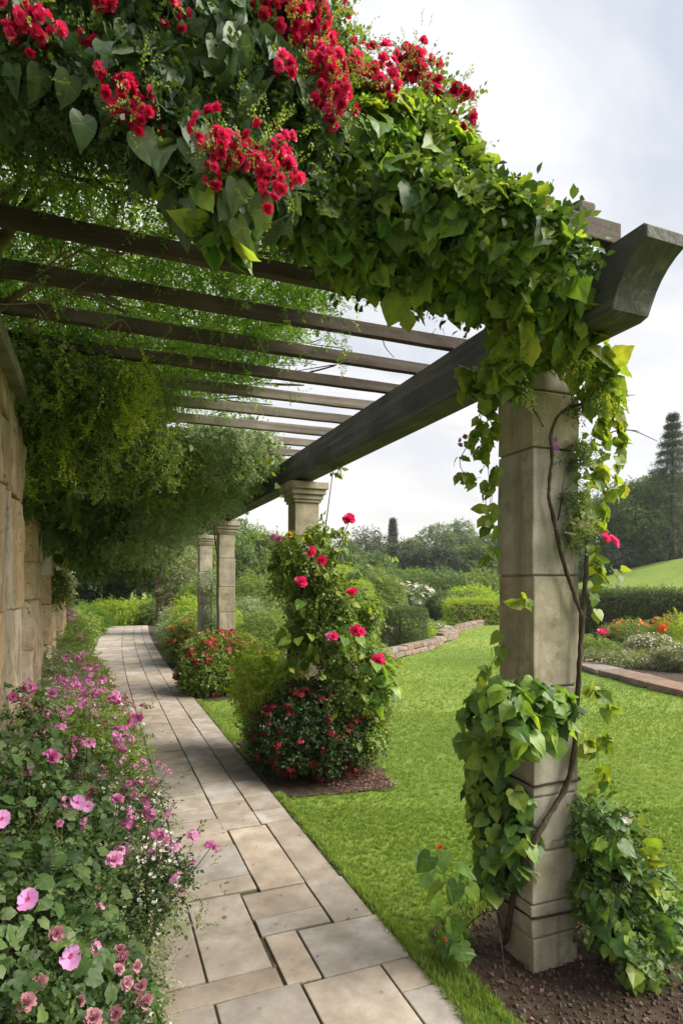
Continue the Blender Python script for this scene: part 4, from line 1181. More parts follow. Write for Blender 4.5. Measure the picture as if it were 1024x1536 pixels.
# shoots on its right side
ch = []
for pts, k, s in [([(880, 590), (900, 640), (890, 720)], 36, .046), ([(905, 610), (925, 660), (915, 720)], 32, .043), ([(885, 560), (915, 600), (930, 640)], 18, .045), ([(895, 620), (880, 680), (905, 720)], 16, .045), ([(865, 640), (872, 720), (865, 790)], 26, .045), ([(890, 690), (900, 740), (885, 790)], 18, .05), ([(895, 730), (915, 740), (928, 725)], 7, .06),
                  ([(870, 790), (885, 830), (895, 870)], 20, .046), ([(900, 790), (890, 780)], 3, .05), ([(880, 880), (890, 920)], 4, .05), ([(905, 860), (935, 855)], 3, .055), ([(870, 650), (862, 700), (860, 760), (850, 820)], 22, .032), ([(780, 890), (775, 905), (790, 900)], 6, .04), ([(875, 1030), (905, 1050), (900, 1120)], 22, .055), ([(870, 1100), (895, 1160), (880, 1200)], 18, .055)]:
    q = [on_face(x, y, .03) for x, y in pts]
    ch += chain(q, k, GRAPES + HEARTS[:2], s, (.5, -.7, 0))
build('foliage', ch, M['ivylite'], pv)
P, D = blob_points(px_blobs([(868, 680, 2.3, 22), (862, 740, 2.3, 20), (868, 800, 2.3, 22), (870, 600, 2.3, 20)]), 330, .2, .2, 3.)
build('foliage', droop_leaves(SPRAYS, P, D, rs(len(P), .03, .065), .6, .8, .2), M['border'], pv)
P, D = blob_points(px_blobs([(862, 800, 2.25, 24), (880, 790, 2.25, 20)]), 70, .2, .2, 3.)
build('sprays', droop_leaves(SPRAYS, P, D, rs(len(P), .03, .05), .6, -.5, .2), M['pale'], pv)
# leafy belt and skirt
belt = [(on_face(x, y, o), r) for x, y, o, r in [(790, 1050, .04, .085), (830, 1060, .05, .09), (760, 1060, .06, .09), (810, 1090, .05, .08), (770, 1095, .06, .09)]]
belt += [(on_left(x, y, o), r) for x, y, o, r in [(725, 1070, .05, .09), (720, 1110, .06, .08), (735, 1150, .06, .08), (722, 1190, .07, .075), (740, 1230, .07, .085), (745, 1270, .07, .08), (755, 1300, .06, .085), (720, 1215, .08, .06), (775, 1250, .04, .07), (770, 1200, .04, .06), (735, 1320, .09, .05)]]
P, D = blob_points([(c, (r, r, r)) for c, r in belt], 470, .65, .16, 4.)
build('foliage', droop_leaves(GRAPES + HEARTS, P, norm(D + outc * .4), rs(len(P), .042, .08), .4, 1.0, .35), M['ivy'], pv)
P, D = blob_points([(c, (r * .8, r * .8, r * .8)) for c, r in belt], 420, .2, .12, 4.)
build('foliage', droop_leaves([OVAL, HEART], P, D, rs(len(P), .04, .07), .5, 1.0, .3), M['darkleaf'], pv)
Q = np.array([on_face(905, 808, .06), on_face(918, 812, .06)]); blossoms(pv, PUFFS, Q, norm(np.array([[.1, -.8, .4], [.4, -.8, .2]])), [.028, .032], M['rose'])
Q = np.array([on_face(831, 660, .03), on_face(834, 672, .03)]); blossoms(pv, [FLORET], Q, np.array([[0, -1, .2]] * 2), .014, M['purple'])
Q = np.array([W(688, 660, 2.36), W(697, 655, 2.36), W(690, 668, 2.36)]); blossoms(pv, PUFFS, Q, norm(np.array([[-.2, -1, .2]] * 3)), .012, M['dusty'])
tubes('stalk', [tube_data([on_face(880, 850, .04), on_face(892, 835, .05), on_face(906, 812, .06)], .002, .0015, 4, 5)], M['ivylite'], pv)

# leafy plant growing at the pillar's right foot
rp = thing('leafy_climber', 'leafy green climber sprawling at the right foot of the near pillar', 'climber', (1.85, 1.8, 0))
rb = [((1.80, 1.80, .55), .12), ((1.84, 1.78, .40), .14), ((1.92, 1.80, .32), .16), ((1.98, 1.86, .42), .14), ((1.80, 1.70, .22), .13), ((1.95, 1.72, .2), .15), ((1.86, 1.66, .1), .1), ((2.04, 1.84, .27), .12), ((1.77, 1.76, .34), .1)]
rb = [(c, r * .84) for c, r in rb]
P, D = blob_points([(np.array(c), (r, r, r)) for c, r in rb], 520, .55, .25, 5., zmin=.03)
build('foliage', droop_leaves(HEARTS + GRAPES, P, norm(D + np.array([-.2, -.5, .2])), rs(len(P), .036, .076), .4, .75, .45), M['ivy'], rp)
P, D = blob_points([(np.array(c), (r, r, r)) for c, r in rb], 900, .3, .2, 5., zmin=.02)
build('foliage', out_leaves(LEAFTWIGS, P, D, rs(len(P), .05, .09)), M['border'], rp)
P, D = blob_points([(np.array(c), (r, r, r)) for c, r in rb[2:4] + rb[7:8]], 160, .95, .2, 5.)
build('foliage', out_leaves([OVAL, HEART], P, D, rs(len(P), .04, .08)), M['ivylite'], rp)
tubes('stem', [tube_data([np.array([1.80, 1.80, 0]), np.array([1.82, 1.78, .3]), np.array([1.80, 1.82, .62])], .006, .003), tube_data([np.array([1.84, 1.8, 0]), np.array([1.9, 1.78, .25]), np.array([2.0, 1.86, .45])], .005, .002)], M['bark'], rp)
Q = np.array([W(945, 1234, 2.25), W(940, 1232, 2.25)]); blossoms(rp, [FLORET], Q, norm(np.array([[0, -.5, 1], [-.3, -.5, 1]])), .018, M['white'])

# small plant between lawn and soil left of the pillar
lp = thing('seedling_vine', 'low broad leaved plant with one orange flower between the path and the near pillar', 'plant', (1.34, 2.05, 0))
spots = [(645, 1285, .08), (665, 1280, .07), (690, 1300, .07), (660, 1325, .09), (640, 1330, .08), (685, 1325, .08), (655, 1350, .07), (625, 1285, .05), (690, 1380, .07), (680, 1400, .07), (670, 1385, .06), (695, 1410, .075), (685, 1430, .07), (672, 1420, .055), (700, 1425, .06), (705, 1330, .06), (700, 1300, .06)]
P = np.array([W(x, y, 2.28 + random.uniform(-.06, .06)) for x, y, s in spots]); n = len(P)
build('foliage', [scatter_data(GRAPE if False else HEART, P, norm(np.array([-.3, -.6, .6]) + RNG.normal(size=(n, 3)) * .4), norm(-UP * .8 + RNG.normal(size=(n, 3)) * .5), np.array([s[2] for s in spots]))], M['ivy'], lp)
tubes('stem', [tube_data([np.array([1.32, 2.05, 0]), W(690, 1400, 2.3), W(668, 1320, 2.3), W(655, 1280, 2.3)], .004, .002), tube_data([np.array([1.34, 2.05, 0]), W(700, 1360, 2.3), W(700, 1290, 2.3)], .003, .0015)], M['ivy'], lp)
Q = np.array([W(660, 1271, 2.25), W(667, 1409, 2.25)]); blossoms(lp, PUFFS, Q, norm(np.array([[0, -.6, .8]] * 2)), [.014, .01], M['orange'])
# cords tied round the pillar
def cord(z, label, sag=0.):
    h = .1155
    pts = [(PX - h, 1.96 - h), (PX, 1.96 - h - .002), (PX + h, 1.96 - h), (PX + h + .002, 1.96), (PX + h, 1.96 + h), (PX - h, 1.96 + h), (PX - h - .002, 1.96), (PX - h, 1.96 - h)]
    bmv = tube_data([np.array([a, b, z + sag * math.sin(i * 1.3)]) for i, (a, b) in enumerate(pts)], .0045, .0045, 6, 4, .0006)
    tag(build('tie_cord', [bmv], M['cord']), label, 'cord', 'cords tied round the near pillar', 'thing')
cord(.725, 'dark cord tied round the near pillar just below its leafy belt', .006)
cord(.225, 'dark cord tied round the near pillar close to its foot', -.006)

# ------------------------------------------------------------------ climbing rose on the second pillar
cr_ = thing('climbing_rose', 'climbing rose with large pink blooms smothering the second pillar', 'rose', (1.62, 4.8, 0))
rbk = px_blobs([(455, 840, 4.75, 42), (432, 868, 4.75, 28), (480, 865, 4.8, 32), (472, 912, 4.75, 34), (458, 950, 4.75, 28), (500, 905, 4.75, 36), (535, 920, 4.9, 36), (498, 962, 4.7, 38), (530, 990, 4.7, 42), (562, 1000, 4.65, 28), (522, 1050, 4.6, 44), (556, 1048, 4.6, 28), (500, 1090, 4.6, 38), (545, 1095, 4.55, 32), (430, 830, 4.8, 20), (475, 800, 4.85, 16)])
rbk = [(c, np.array(r) * .9) for c, r in rbk]
P, D = blob_points(rbk, 4300, .4, .35, 5., gap=(8, -.2))
build('foliage', droop_leaves(LEAFTWIGS, P, D, rs(len(P), .06, .12), .55, .45, .5), M['shrub'], cr_)
P, D = blob_points(rbk, 1100, .9, .35, 5., gap=(8, -.3))
build('foliage', droop_leaves([OVAL, HEART], P, D, rs(len(P), .03, .07), .5, .6, .5), M['ivylite'], cr_)
P, D = blob_points(px_blobs([(455, 905, 4.72, 28), (450, 960, 4.7, 32), (570, 1035, 4.5, 28), (555, 1005, 4.5, 25), (515, 955, 4.65, 30)]), 110, .8, .2, 5.)
build('foliage', droop_leaves([HEART], P, D, rs(len(P), .06, .11), .4, .7, .5), M['ivy'], cr_)
roses = [(465, 826, .055), (482, 840, .05), (452, 873, .055), (523, 780, .055), (528, 889, .055), (533, 946, .055), (541, 948, .045), (500, 955, .045), (566, 990, .07)]
Q = np.array([W(x, y, 4.45) for x, y, s in roses])
blossoms(cr_, PUFFS, Q, norm(np.array([[0, -1, .35]] * len(Q))), np.array([s for *_, s in roses]), M['rose'])
Q = np.array([W(410, 806, 4.6), W(418, 809, 4.6), W(490, 954, 4.5)]); blossoms(cr_, PUFFS, Q, norm(np.array([[-.2, -1, .5]] * 3)), .035, M['pink'])
Q = np.array([W(434, 802, 4.65)]); blossoms(cr_, PUFFS, Q, norm(np.array([[-.2, -1, .5]])), .035, M['yellowpetal'])
st = []
for a, b in (((470, 860), (523, 783)), ((480, 850), (500, 700)), ((490, 860), (515, 790)), ((510, 900), (528, 889)), ((520, 1010), (566, 992)), ((470, 840), (482, 770)), ((500, 850), (512, 820))):
    p, q = W(*a, 4.75), W(*b, 4.55); st.append(tube_data([p, (p + q) / 2 + RNG.normal(size=3) * .05, q], .006, .003, 5, 5))
for k in range(5):
    b = np.array([1.50 + random.uniform(-.04, .03), 4.82 + random.uniform(-.05, .05), 0])
    st.append(tube_data([b, b + np.array([random.uniform(-.05, .05), -.02, .6]), b + np.array([random.uniform(-.05, .05), -.04, 1.1]), b + np.array([random.uniform(-.05, .1), -.04, 1.7])], .022, .010, 7, 5, .003, .06))
tubes('stem', st, M['bark'], cr_)
ch = []
for pts in ([(480, 800), (505, 800), (515, 790)], [(480, 770), (490, 790), (520, 800)], [(495, 710), (510, 700), (505, 720)], [(360, 715), (400, 690), (425, 760)], [(500, 830), (512, 822), (518, 826)]):
    ch += chain([W(x, y, 4.6) for x, y in pts], 14, [OVAL, HEART], .05, (0, -.8, .1))
for k in range(26):
    a_ = W(random.uniform(440, 540), random.uniform(800, 1050), 4.75); v_ = norm(np.array([random.uniform(-.5, 1), random.uniform(-1, .2), random.uniform(.1, .9)]))
    l_ = random.uniform(.22, .42); pts = [a_, a_ + v_ * l_ * .6, a_ + v_ * l_ - UP * .08]
    ch += chain(pts, 12, [OVAL] + HEARTS[:1], random.uniform(.035, .05), v_)
    cane = tube_data(pts, .003, .0015, 5, 4); tubes('stem', [cane], M['bark'], cr_)
build('foliage', ch, M['ivylite'], cr_)

bush('red_flowered_shrub', 'rounded shrub with small dark red flowers at the foot of the rose pillar', 'shrub', [((1.52, 4.38, .34), (.36, .36, .34)), ((1.75, 4.4, .3), (.32, .34, .32)), ((1.36, 4.55, .3), (.26, .36, .3)), ((1.56, 4.5, .5), (.3, .26, .2))], 5200, LEAFTWIGS, (.05, .10), 'darkleaf', inner=.5,
     flowers=[(CLUSTERS, 95, .032, 'dullred', near, True), ])
bush('golden_green_shrub', 'yellow green feathery shrub pressed against the left side of the rose pillar', 'shrub', [((1.36, 5.0, .42), (.22, .36, .46)), ((1.3, 5.25, .62), (.2, .3, .36)), ((1.42, 4.7, .55), (.16, .2, .35))], 3300, LEAFTWIGS + SPRAYS, (.05, .10), 'yellow', droop=False)
bush('red_topped_shrub', 'dense clipped shrub covered in red flowers before the pale pillar', 'shrub', [((1.36, 8.2, .36), (.42, .46, .40)), ((1.78, 8.25, .36), (.38, .46, .40)), ((1.55, 8.35, .48), (.5, .45, .34))], 8500, LEAFTWIGS, (.06, .11), 'shrub', inner=.6, noisy=.1,
     flowers=[(CLUSTERS, 88, .042, 'red', lambda Q, E_: near(Q, E_) & ((Q[:, 2] > .5) | (RNG.random(len(Q)) < .35)), True)])
bush('low_green_shrub', 'rounded green shrub with a few orange flowers beyond the red topped one', 'shrub', [((1.5, 11.2, .4), (.38, .5, .42)), ((1.65, 11.7, .42), (.42, .5, .44))], 4200, LEAFTWIGS, (.08, .14), 'shrub', flowers=[(CLUSTERS, 26, .05, 'orange', near, True)])
bush('grey_leaved_shrub', 'grey green mound shrub at the bend near the path end', 'shrub', [((1.72, 14.8, .42), (.42, .6, .46)), ((1.62, 13.9, .36), (.3, .5, .36))], 3600, SPRAYS, (.10, .18), 'greygreen')
bush('lime_shrub', 'lime green shrub tucked behind the two pale pillars', 'shrub', [((2.1, 11.6, .55), (.5, .6, .55)), ((1.75, 12.8, .6), (.4, .6, .6))], 3800, SPRAYS, (.10, .18), 'yellow')
bush('pillar_creeper', 'pale green tufts clinging to the farthest pillar', 'creeper', [((1.74, 10.44, 1.55), (.2, .14, .14)), ((1.84, 10.42, 1.1), (.14, .12, .36)), ((1.86, 10.4, .6), (.14, .12, .36))], 900, SPRAYS, (.08, .15), 'greygreen', stem=.006)

# petals shed on the bare soil by the rose
n = 900
P = np.stack([RNG.uniform(1.5, 2.05, n), RNG.uniform(3.92, 4.5, n), RNG.uniform(.012, .03, n)], -1)
P = P[(P[:, 0] + (P[:, 1] - 3.9) * .2) > 1.6]
tag(build('fallen_petals', [scatter_data(DIA, P, norm(UP + RNG.normal(size=(len(P), 3)) * .4), rdir(len(P)), rs(len(P), .012, .03))], M['litter']), 'fallen dusty pink petals on bare soil beside the rose pillar', 'petals', None, 'stuff')

# ------------------------------------------------------------------ flower border along the wall
mb = thing('mallow_bush', 'near mallow bush with wide pale pink blooms beside the path', 'mallow', (-.1, 1.9, 0))
mbl = [((-.22, 1.25, .40), (.28, .4, .42)), ((-.16, 1.75, .42), (.28, .4, .42)), ((-.22, 2.2, .52), (.30, .4, .48)), ((-.05, 2.2, .34), (.26, .36, .34)), ((.0, 1.75, .26), (.24, .34, .28)), ((-.25, 2.7, .62), (.26, .36, .46)), ((-.02, 1.3, .2), (.2, .3, .24)), ((-.1, 2.6, .5), (.26, .3, .4))]
mbl = [(np.array(c) - np.array([.09, 0, .0]), np.array(r) * np.array([.92, 1, 1])) for c, r in mbl]
P, D = blob_points(mbl, 5200, .55, .15, 5., zmin=.02)
build('foliage', out_leaves(LEAFTWIGS, P, D, rs(len(P), .035, .07), .5, .25), M['border'], mb)
P, D = blob_points(mbl, 3600, .9, .15, 5., zmin=.05)
build('foliage', droop_leaves([GRAPE, grape_T(.8)], P, norm(D + np.array([.3, -.3, .2])), rs(len(P), .018, .042), .5, .35, .5), M['border'], mb)
tubes('stem', sum([stems_for(c, r, 8, .004) for c, r in mbl], []), M['bark'], mb)
def at_spots(spots): return np.array([W(x, y, d) for x, y, d in spots])
mal = [(42, 1349, 1.86), (106, 1434, 1.72), (116, 1204, 2.2), (132, 1209, 2.22), (3, 1228, 2.05)]
Q = np.array([W(x, y, first_hit(x, y, mbl, 1.1, d)) for x, y, d in mal])
blossoms(mb, [MALLOW], Q, norm(norm(np.array([0, 0, CAM_H]) - Q) + np.array([[.25, 0, .0]]) * .6), [.025, .027, .025, .019, .024], M['mallow'], jit=.12)
pk = [(78, 1136, 2.35, .03), (104, 1128, 2.35, .026), (132, 1118, 2.4, .026), (176, 1200, 2.3, .028), (225, 1220, 2.2, .026), (172, 1290, 2.1, .032), (178, 1280, 2.1, .026), (90, 1235, 2.15, .012), (146, 1420, 1.9, .018), (149, 1362, 1.95, .016), (148, 1330, 2.0, .01), (178, 1112, 2.45, .024), (193, 1175, 2.4, .016), (45, 1030, 2.7, .03), (80, 1040, 2.7, .03), (70, 1070, 2.6, .018), (105, 1065, 2.6, .02), (40, 1053, 2.7, .02), (20, 1045, 2.7, .02)]
Q = np.array([W(x, y, first_hit(x, y, mbl, 1.1, d)) for x, y, d, s in pk])
blossoms(mb, PUFFS + CLUSTERS, Q, norm(norm(np.array([0, 0, CAM_H]) - Q) + UP * .3), np.array([p[3] for p in pk]), M['pink'])
dk = [(85, 1400, 1.75, .022), (60, 1475, 1.7, .018), (40, 1505, 1.62, .02), (215, 1500, 1.78, .026), (213, 1480, 1.8, .02), (185, 1440, 1.85, .022), (180, 1425, 1.85, .018), (190, 1475, 1.8, .02), (205, 1450, 1.83, .018), (140, 1528, 1.7, .024), (175, 1520, 1.75, .02), (122, 1500, 1.72, .014), (178, 1455, 1.84, .016)]
Q = np.array([W(x, y, first_hit(x, y, mbl, 1.1, d)) for x, y, d, s in dk])
blossoms(mb, PUFFS, Q, norm(norm(np.array([0, 0, CAM_H]) - Q)), np.array([p[3] for p in dk]), M['dusty'])
tubes('stalk', [tube_data([W(x, y, d), W(x - 6, y + 45, d + .04), W(x - 25, y + 110, d + .12)], .002, .0026, 4, 4) for x, y, d, s in pk[:8] + dk], M['border'], mb)

def border_plant(name, label, blobs, n, ts, size, mat, extra=(), flowers=(), group=None):
    t = bush(name, label, 'flowers', blobs, n, ts, size, mat, group, .35, .25, .5, .003, flowers)
    for ets, en, es, em in extra:
        P, D = blob_points([(np.array(c, float), np.array(r, float)) for c, r in blobs], en, .8, .3, 6., zmin=.03)
        o = build('florets', out_leaves(ets, P, D, rs(len(P), *es), .5, .5), M[em], t); o['kind'] = 'stuff'
    return t
nr = lambda Q, E_: (E_[:, 0] - E_[:, 1] + E_[:, 2] * .8) > .2
border_plant('pink_phlox', 'airy pink flowering plant spilling on to the paving in front', [((.06, 2.25, .20), (.14, .3, .22)), ((.14, 2.6, .2), (.14, .3, .22)), ((.08, 2.05, .12), (.12, .2, .14)), ((.14, 2.45, .32), (.13, .24, .14))], 1100, SPRAYS, (.05, .09), 'pale',
             [([FLORET], 220, (.006, .011), 'white')], [])
ph = SC.objects[-1] if False else None
pp = thing('pink_phlox', 'pink tufted flower stems leaning out furthest over the paving slabs', 'flowers', (.22, 2.3, 0))
fl = [(235, 1255, 2.3, .034), (250, 1260, 2.3, .026), (290, 1256, 2.35, .032), (262, 1272, 2.3, .022), (286, 1297, 2.32, .022), (265, 1335, 2.25, .024), (270, 1342, 2.25, .018), (245, 1335, 2.25, .018), (225, 1280, 2.3, .02), (242, 1290, 2.3, .02)]
Q = np.array([W(*p[:3]) for p in fl])
blossoms(pp, CLUSTERS, Q, norm(UP + RNG.normal(size=Q.shape) * .3), np.array([p[3] for p in fl]), M['pink'])
P, D = blob_points(px_blobs([(245, 1300, 2.3, 34), (215, 1330, 2.25, 32), (265, 1310, 2.3, 24), (250, 1345, 2.22, 28), (225, 1375, 2.15, 30), (200, 1320, 2.25, 30)]), 620, .2, .2, 3.)
build('foliage', out_leaves(LEAFTWIGS + SPRAYS, P, D, rs(len(P), .03, .06)), M['border'], pp)
P, D = blob_points(px_blobs([(245, 1280, 2.3, 34), (225, 1300, 2.25, 30), (230, 1340, 2.2, 40)]), 160, .3, .2, 3.)
o = build('florets', out_leaves([FLORET], P, D, rs(len(P), .006, .012)), M['white'], pp); o['kind'] = 'stuff'
tubes('stem', [tube_data([W(205, 1460, 2.1), W(235, 1380, 2.2), W(x, y + 8, d)], .0028, .0014, 5, 5) for x, y, d, s in fl] + [tube_data([W(200, 1450, 2.1), W(215, 1390, 2.2), W(232, 1350, 2.2)], .004, .002, 5, 5)], M['border'], pp)

border_plant('white_gypsophila', 'cloud of tiny white flowers in the border by the path middle', [((.08, 3.05, .28), (.2, .4, .30)), ((.14, 3.5, .24), (.18, .4, .26)), ((-.04, 2.85, .42), (.2, .3, .3))], 2300, SPRAYS, (.05, .09), 'border',
             [([FLORET], 650, (.006, .012), 'white'), ([FLORET], 250, (.007, .012), 'pink')], [(CLUSTERS, 16, .026, 'pink', nr, True)])
# tall airy stems with mauve heads before the wall
ts_ = thing('tall_phlox', 'tall airy stems topped with mauve pink heads arching before the coped pier', 'flowers', (-.2, 2.9, 0))
hd, stx = [], []
for k in range(58):
    bx = np.array([RNG.uniform(-.3, .12), RNG.uniform(2.0, 4.4), 0.0])
    hgt = RNG.uniform(.55, 1.02) * (1 if bx[0] < -.05 else .72)
    tipp = bx + np.array([RNG.normal() * .08 + .08, RNG.normal() * .1 - .03, hgt])
    stx.append(tube_data([bx, (bx + tipp) / 2 + np.array([RNG.normal() * .03, RNG.normal() * .03, .06]), tipp], .0032, .0014, 5, 4))
    hd.append(tipp)
hd = np.array(hd)
blossoms(ts_, CLUSTERS, hd, norm(UP + RNG.normal(size=hd.shape) * .35), rs(len(hd), .020, .034), M['pink'])
tubes('stem', stx, M['border'], ts_)
LP = np.concatenate([h_ + RNG.normal(size=(16, 3)) * np.array([.05, .05, .09]) - UP * .13 for h_ in hd])
build('foliage', out_leaves(SPRAYS + LEAFTWIGS, LP, rdir(len(LP)), rs(len(LP), .03, .06), .5, .4), M['pale'], ts_)
border_plant('magenta_border_plant', 'tall border plant with magenta heads beside the coped pier', [((-.12, 3.3, .50), (.3, .45, .38)), ((-.1, 3.9, .48), (.3, .5, .36)), ((.06, 4.1, .3), (.22, .5, .26)), ((-.32, 3.4, .5), (.2, .4, .42))], 5000, LEAFTWIGS + SPRAYS, (.05, .09), 'shrub',
             [([FLORET], 500, (.007, .012), 'white')], [(CLUSTERS, 52, .036, 'pink', nr, True)])
border_plant('tall_pink_border_plant', 'border plant thick with pink heads half way along the wall side', [((-.12, 4.9, .34), (.3, .6, .32)), ((-.02, 5.6, .28), (.26, .6, .26)), ((-.25, 5.6, .36), (.26, .6, .34))], 4600, SPRAYS, (.07, .12), 'greygreen',
             [([FLORET], 700, (.009, .016), 'pink')], [(CLUSTERS, 60, .045, 'pink', nr, True)])
border_plant('rosy_border_plant', 'rosy flowering clump by the second and third piers', [((-.2, 6.9, .32), (.3, .7, .3)), ((-.22, 8.0, .32), (.28, .7, .3))], 3600, SPRAYS, (.09, .15), 'shrub',
             [([FLORET], 400, (.012, .02), 'dusty')], [(CLUSTERS, 46, .055, 'pink', nr, True)])
border_plant('pale_wall_shrub', 'pale cream flecked shrub climbing beside the second pier', [((-.38, 5.0, .4), (.16, .4, .38)), ((-.42, 6.7, .45), (.2, .6, .42)), ((-.36, 4.4, .4), (.16, .5, .36))], 3200, SPRAYS, (.07, .12), 'pale', [([FLORET], 500, (.01, .018), 'white')])
border_plant('green_border_shrub', 'leafy green shrub in the border near the far piers', [((-.42, 9.4, .38), (.28, .8, .4)), ((-.5, 10.9, .45), (.3, .8, .45)), ((-.55, 12.4, .45), (.35, .9, .45))], 4800, SPRAYS, (.10, .17), 'shrub', [], [(CLUSTERS, 14, .06, 'pink', nr, True)])
bush('pier_fern', 'tuft of leaves growing from the third pier', 'fern', [((-.52, 7.9, 1.45), (.09, .16, .2))], 170, LEAFTWIGS, (.10, .16), 'shrub', stem=0, zmin=-9)
bush('ground_edge_plant', 'low leafy plants crowding the near corner of the border', 'plant', [((-.1, .95, .14), (.3, .35, .2)), ((.05, 1.25, .12), (.16, .25, .15))], 900, LEAFTWIGS + [GRAPE], (.04, .08), 'border')

n = 130
X = .35 + np.abs(RNG.normal(size=n)) * .22 - .1; Y = RNG.uniform(1.6, 9, n)
tag(build('path_litter', [scatter_data(DIA, np.stack([X, Y, np.full(n, .036)], -1), norm(UP + RNG.normal(size=(n, 3)) * .3), rdir(n), rs(n, .008, .02))], M['dusty']), 'shed pink petals lying on the paving slabs', 'petals', None, 'stuff')
n = 110
X = RNG.uniform(.1, 1.12, n); Y = RNG.uniform(1.6, 9, n)
tag(build('leaf_litter', [scatter_data(OVAL, np.stack([X, Y, np.full(n, .036)], -1), norm(UP + RNG.normal(size=(n, 3)) * .35), rdir(n), rs(n, .008, .022))], M['litter']), 'dry leaf scraps lying on the paving slabs', 'leaves', None, 'stuff')

# ------------------------------------------------------------------ beyond the path's end
for i, (x, y, r, h, lab) in enumerate([(-1.0, 15.2, .8, .75, 'light green shrub on the left before the path end'), (-.75, 18.5, .9, .7, 'light green shrub where the path runs out, left one'), (.9, 23.3, 1.1, .75, 'wide light green shrub closing the end of the path'), (2.4, 22.6, .9, .8, 'light green shrub behind the wooden gate')]):
    bush('end_shrub', lab, 'shrub', [((x, y, h * .5), (r, r * .8, h * .6)), ((x + r * .5, y + .3, h * .6), (r * .6, r * .6, h * .55)), ((x - r * .5, y + .2, h * .55), (r * .6, r * .6, h * .6))], 3600, SPRAYS, (.16, .30), ('shrub', 'creeper', 'yellow', 'shrub')[i], 'light green shrubs at the path end', parts=False)
bush('white_flowered_climber', 'tall pale flecked climber on a post by the far left', 'climber', [((-.75, 13.3, 1.5), (.2, .3, .9)), ((-.8, 12.4, 1.2), (.3, .4, .9))], 1800, SPRAYS, (.12, .2), 'pale', zmin=.2)

def tree(name, label, x, y, h, r, n, mat, leaf, kind='round', ts=None, group=None, base=.18, seed=0):
    zg = float(hill_h(np.array([x]), np.array([y]))[0])
    t = thing(name, label, 'tree', (x, y, zg), group)
    ts = ts or LEAFTWIGS
    rr = h * .018 + .05
    if kind == 'round':
        k = 14
        bl = [(np.array([x, y, zg + h * (base + (1 - base) * .5)]), np.array([r * .72, r * .72, h * (1 - base) * .42]))]
        for i in range(k):
            d = rdir(1)[0]; d[2] = d[2] * .9 + .1
            s = random.uniform(.28, .46)
            c = np.array([x, y, zg + h * (base + (1 - base) * .48)]) + d * np.array([r, r, h * (1 - base) * .5]) * .72
            bl.append((c, np.array([r * s, r * s, r * s * .85])))
        P, D = blob_points(bl, n, .55, .22, seed + RNG.random() * 40, gap=(3.2 / r, -.55))
        build('crown', out_leaves(ts, P, D, rs(len(P), leaf * .7, leaf * 1.3), .6, .25), M[mat], t)
        tk = build('trunk', [tube_data([np.array([x, y, zg - .1]), np.array([x + .03 * h, y, zg + h * .35]), np.array([x - .02 * h, y, zg + h * .75])], rr, rr * .3, 8, 4)], M['bark'], t)
        for c, s in bl[1:8]:
            build('limb', [tube_data([np.array([x, y, zg + h * random.uniform(.2, .45)]), (np.array([x, y, zg + h * .5]) + c) / 2 - UP * .03 * h, c], rr * .4, rr * .12, 6, 3)], M['bark'], tk)
    else:       # conifer or cypress: whorls of drooping boughs
        m = n
        u = RNG.random(m) ** .75
        az = RNG.random(m) * 6.283
        R = r * (1 - u) ** (1.05 if kind == 'conifer' else .62) * (1 if kind == 'conifer' else np.clip(u * 7, .3, 1))
        wob = 1 + .3 * np.sin(az * 5 + np.floor(u * 17) * 2.1) * (kind == 'conifer') + .12 * np.sin(az * 3 + u * 19)
        q = RNG.random(m) ** .5
        lay = (np.floor(u * 17) + .5) / 17 if kind == 'conifer' else u
        uz = lay * .75 + u * .25
        P = np.stack([x + np.cos(az) * R * wob * q, y + np.sin(az) * R * wob * q, zg + h * (.06 + .94 * uz) - (q * R * .35 if kind == 'conifer' else 0)], -1)
        P[:, 2] = np.maximum(P[:, 2], zg + .1)
        D = np.stack([np.cos(az), np.sin(az), np.full(m, -.15 if kind == 'conifer' else 1.1)], -1)
        build('crown', out_leaves(ts, P, norm(D), rs(m, leaf * .7, leaf * 1.3), .35, .1), M[mat], t)
        build('trunk', [tube_data([np.array([x, y, zg - .1]), np.array([x, y, zg + h * .5]), np.array([x, y, zg + h * .98])], rr, .02, 8, 3)], M['bark'], t)
    return t
def wxy(px, d):
    p = W(px, 875, d); return p[0], p[1]
# trees closing the view behind the path, some leaf colours darkened for deep shade
for i, (px, d, h, r, mt, lab) in enumerate([(95, 27, 6.5, 2.2, 'darkleaf', 'dark tree at far left behind the stone piers'), (150, 25, 4.4, 1.7, 'border', 'lower rounded tree at the head of the path'), (205, 31, 6.8, 2.4, 'darkleaf', 'dark tree behind the wooden gate'), (262, 24, 4.4, 1.6, 'shrub', 'mid green tree behind the farthest pillar'), (55, 22, 5.5, 2.0, 'darkleaf', 'dark tree hidden among piers at left edge'), (182, 29, 7.5, 2.6, 'darkleaf', 'tall dark tree farthest beyond the path end'), (118, 23.5, 5.0, 1.6, 'darkleaf', 'dark tree just left of the path end'), (318, 30, 5.2, 2.0, 'tree', 'leafy tree between the two far pillars')]):
    x, y = wxy(px, d); tree('broadleaf_tree', lab, x, y, h, r, 5000, mt, .34, group='trees beyond the path end', base=.06)
for px, d, h, r, mt, lab in [(278, 17.5, 2.5, .75, 'pale', 'tall pale flowering shrub just behind the two far pillars'), (300, 16, 1.4, .5, 'shrub', 'green shrub at the foot of the tall pale one')]:
    x, y = wxy(px, d); bush('tall_shrub', lab, 'shrub', [((x, y, h * .5), (r, r, h * .5)), ((x - r * .3, y, h * .75), (r * .6, r * .6, h * .28))], 3600, SPRAYS, (.14, .26), mt)

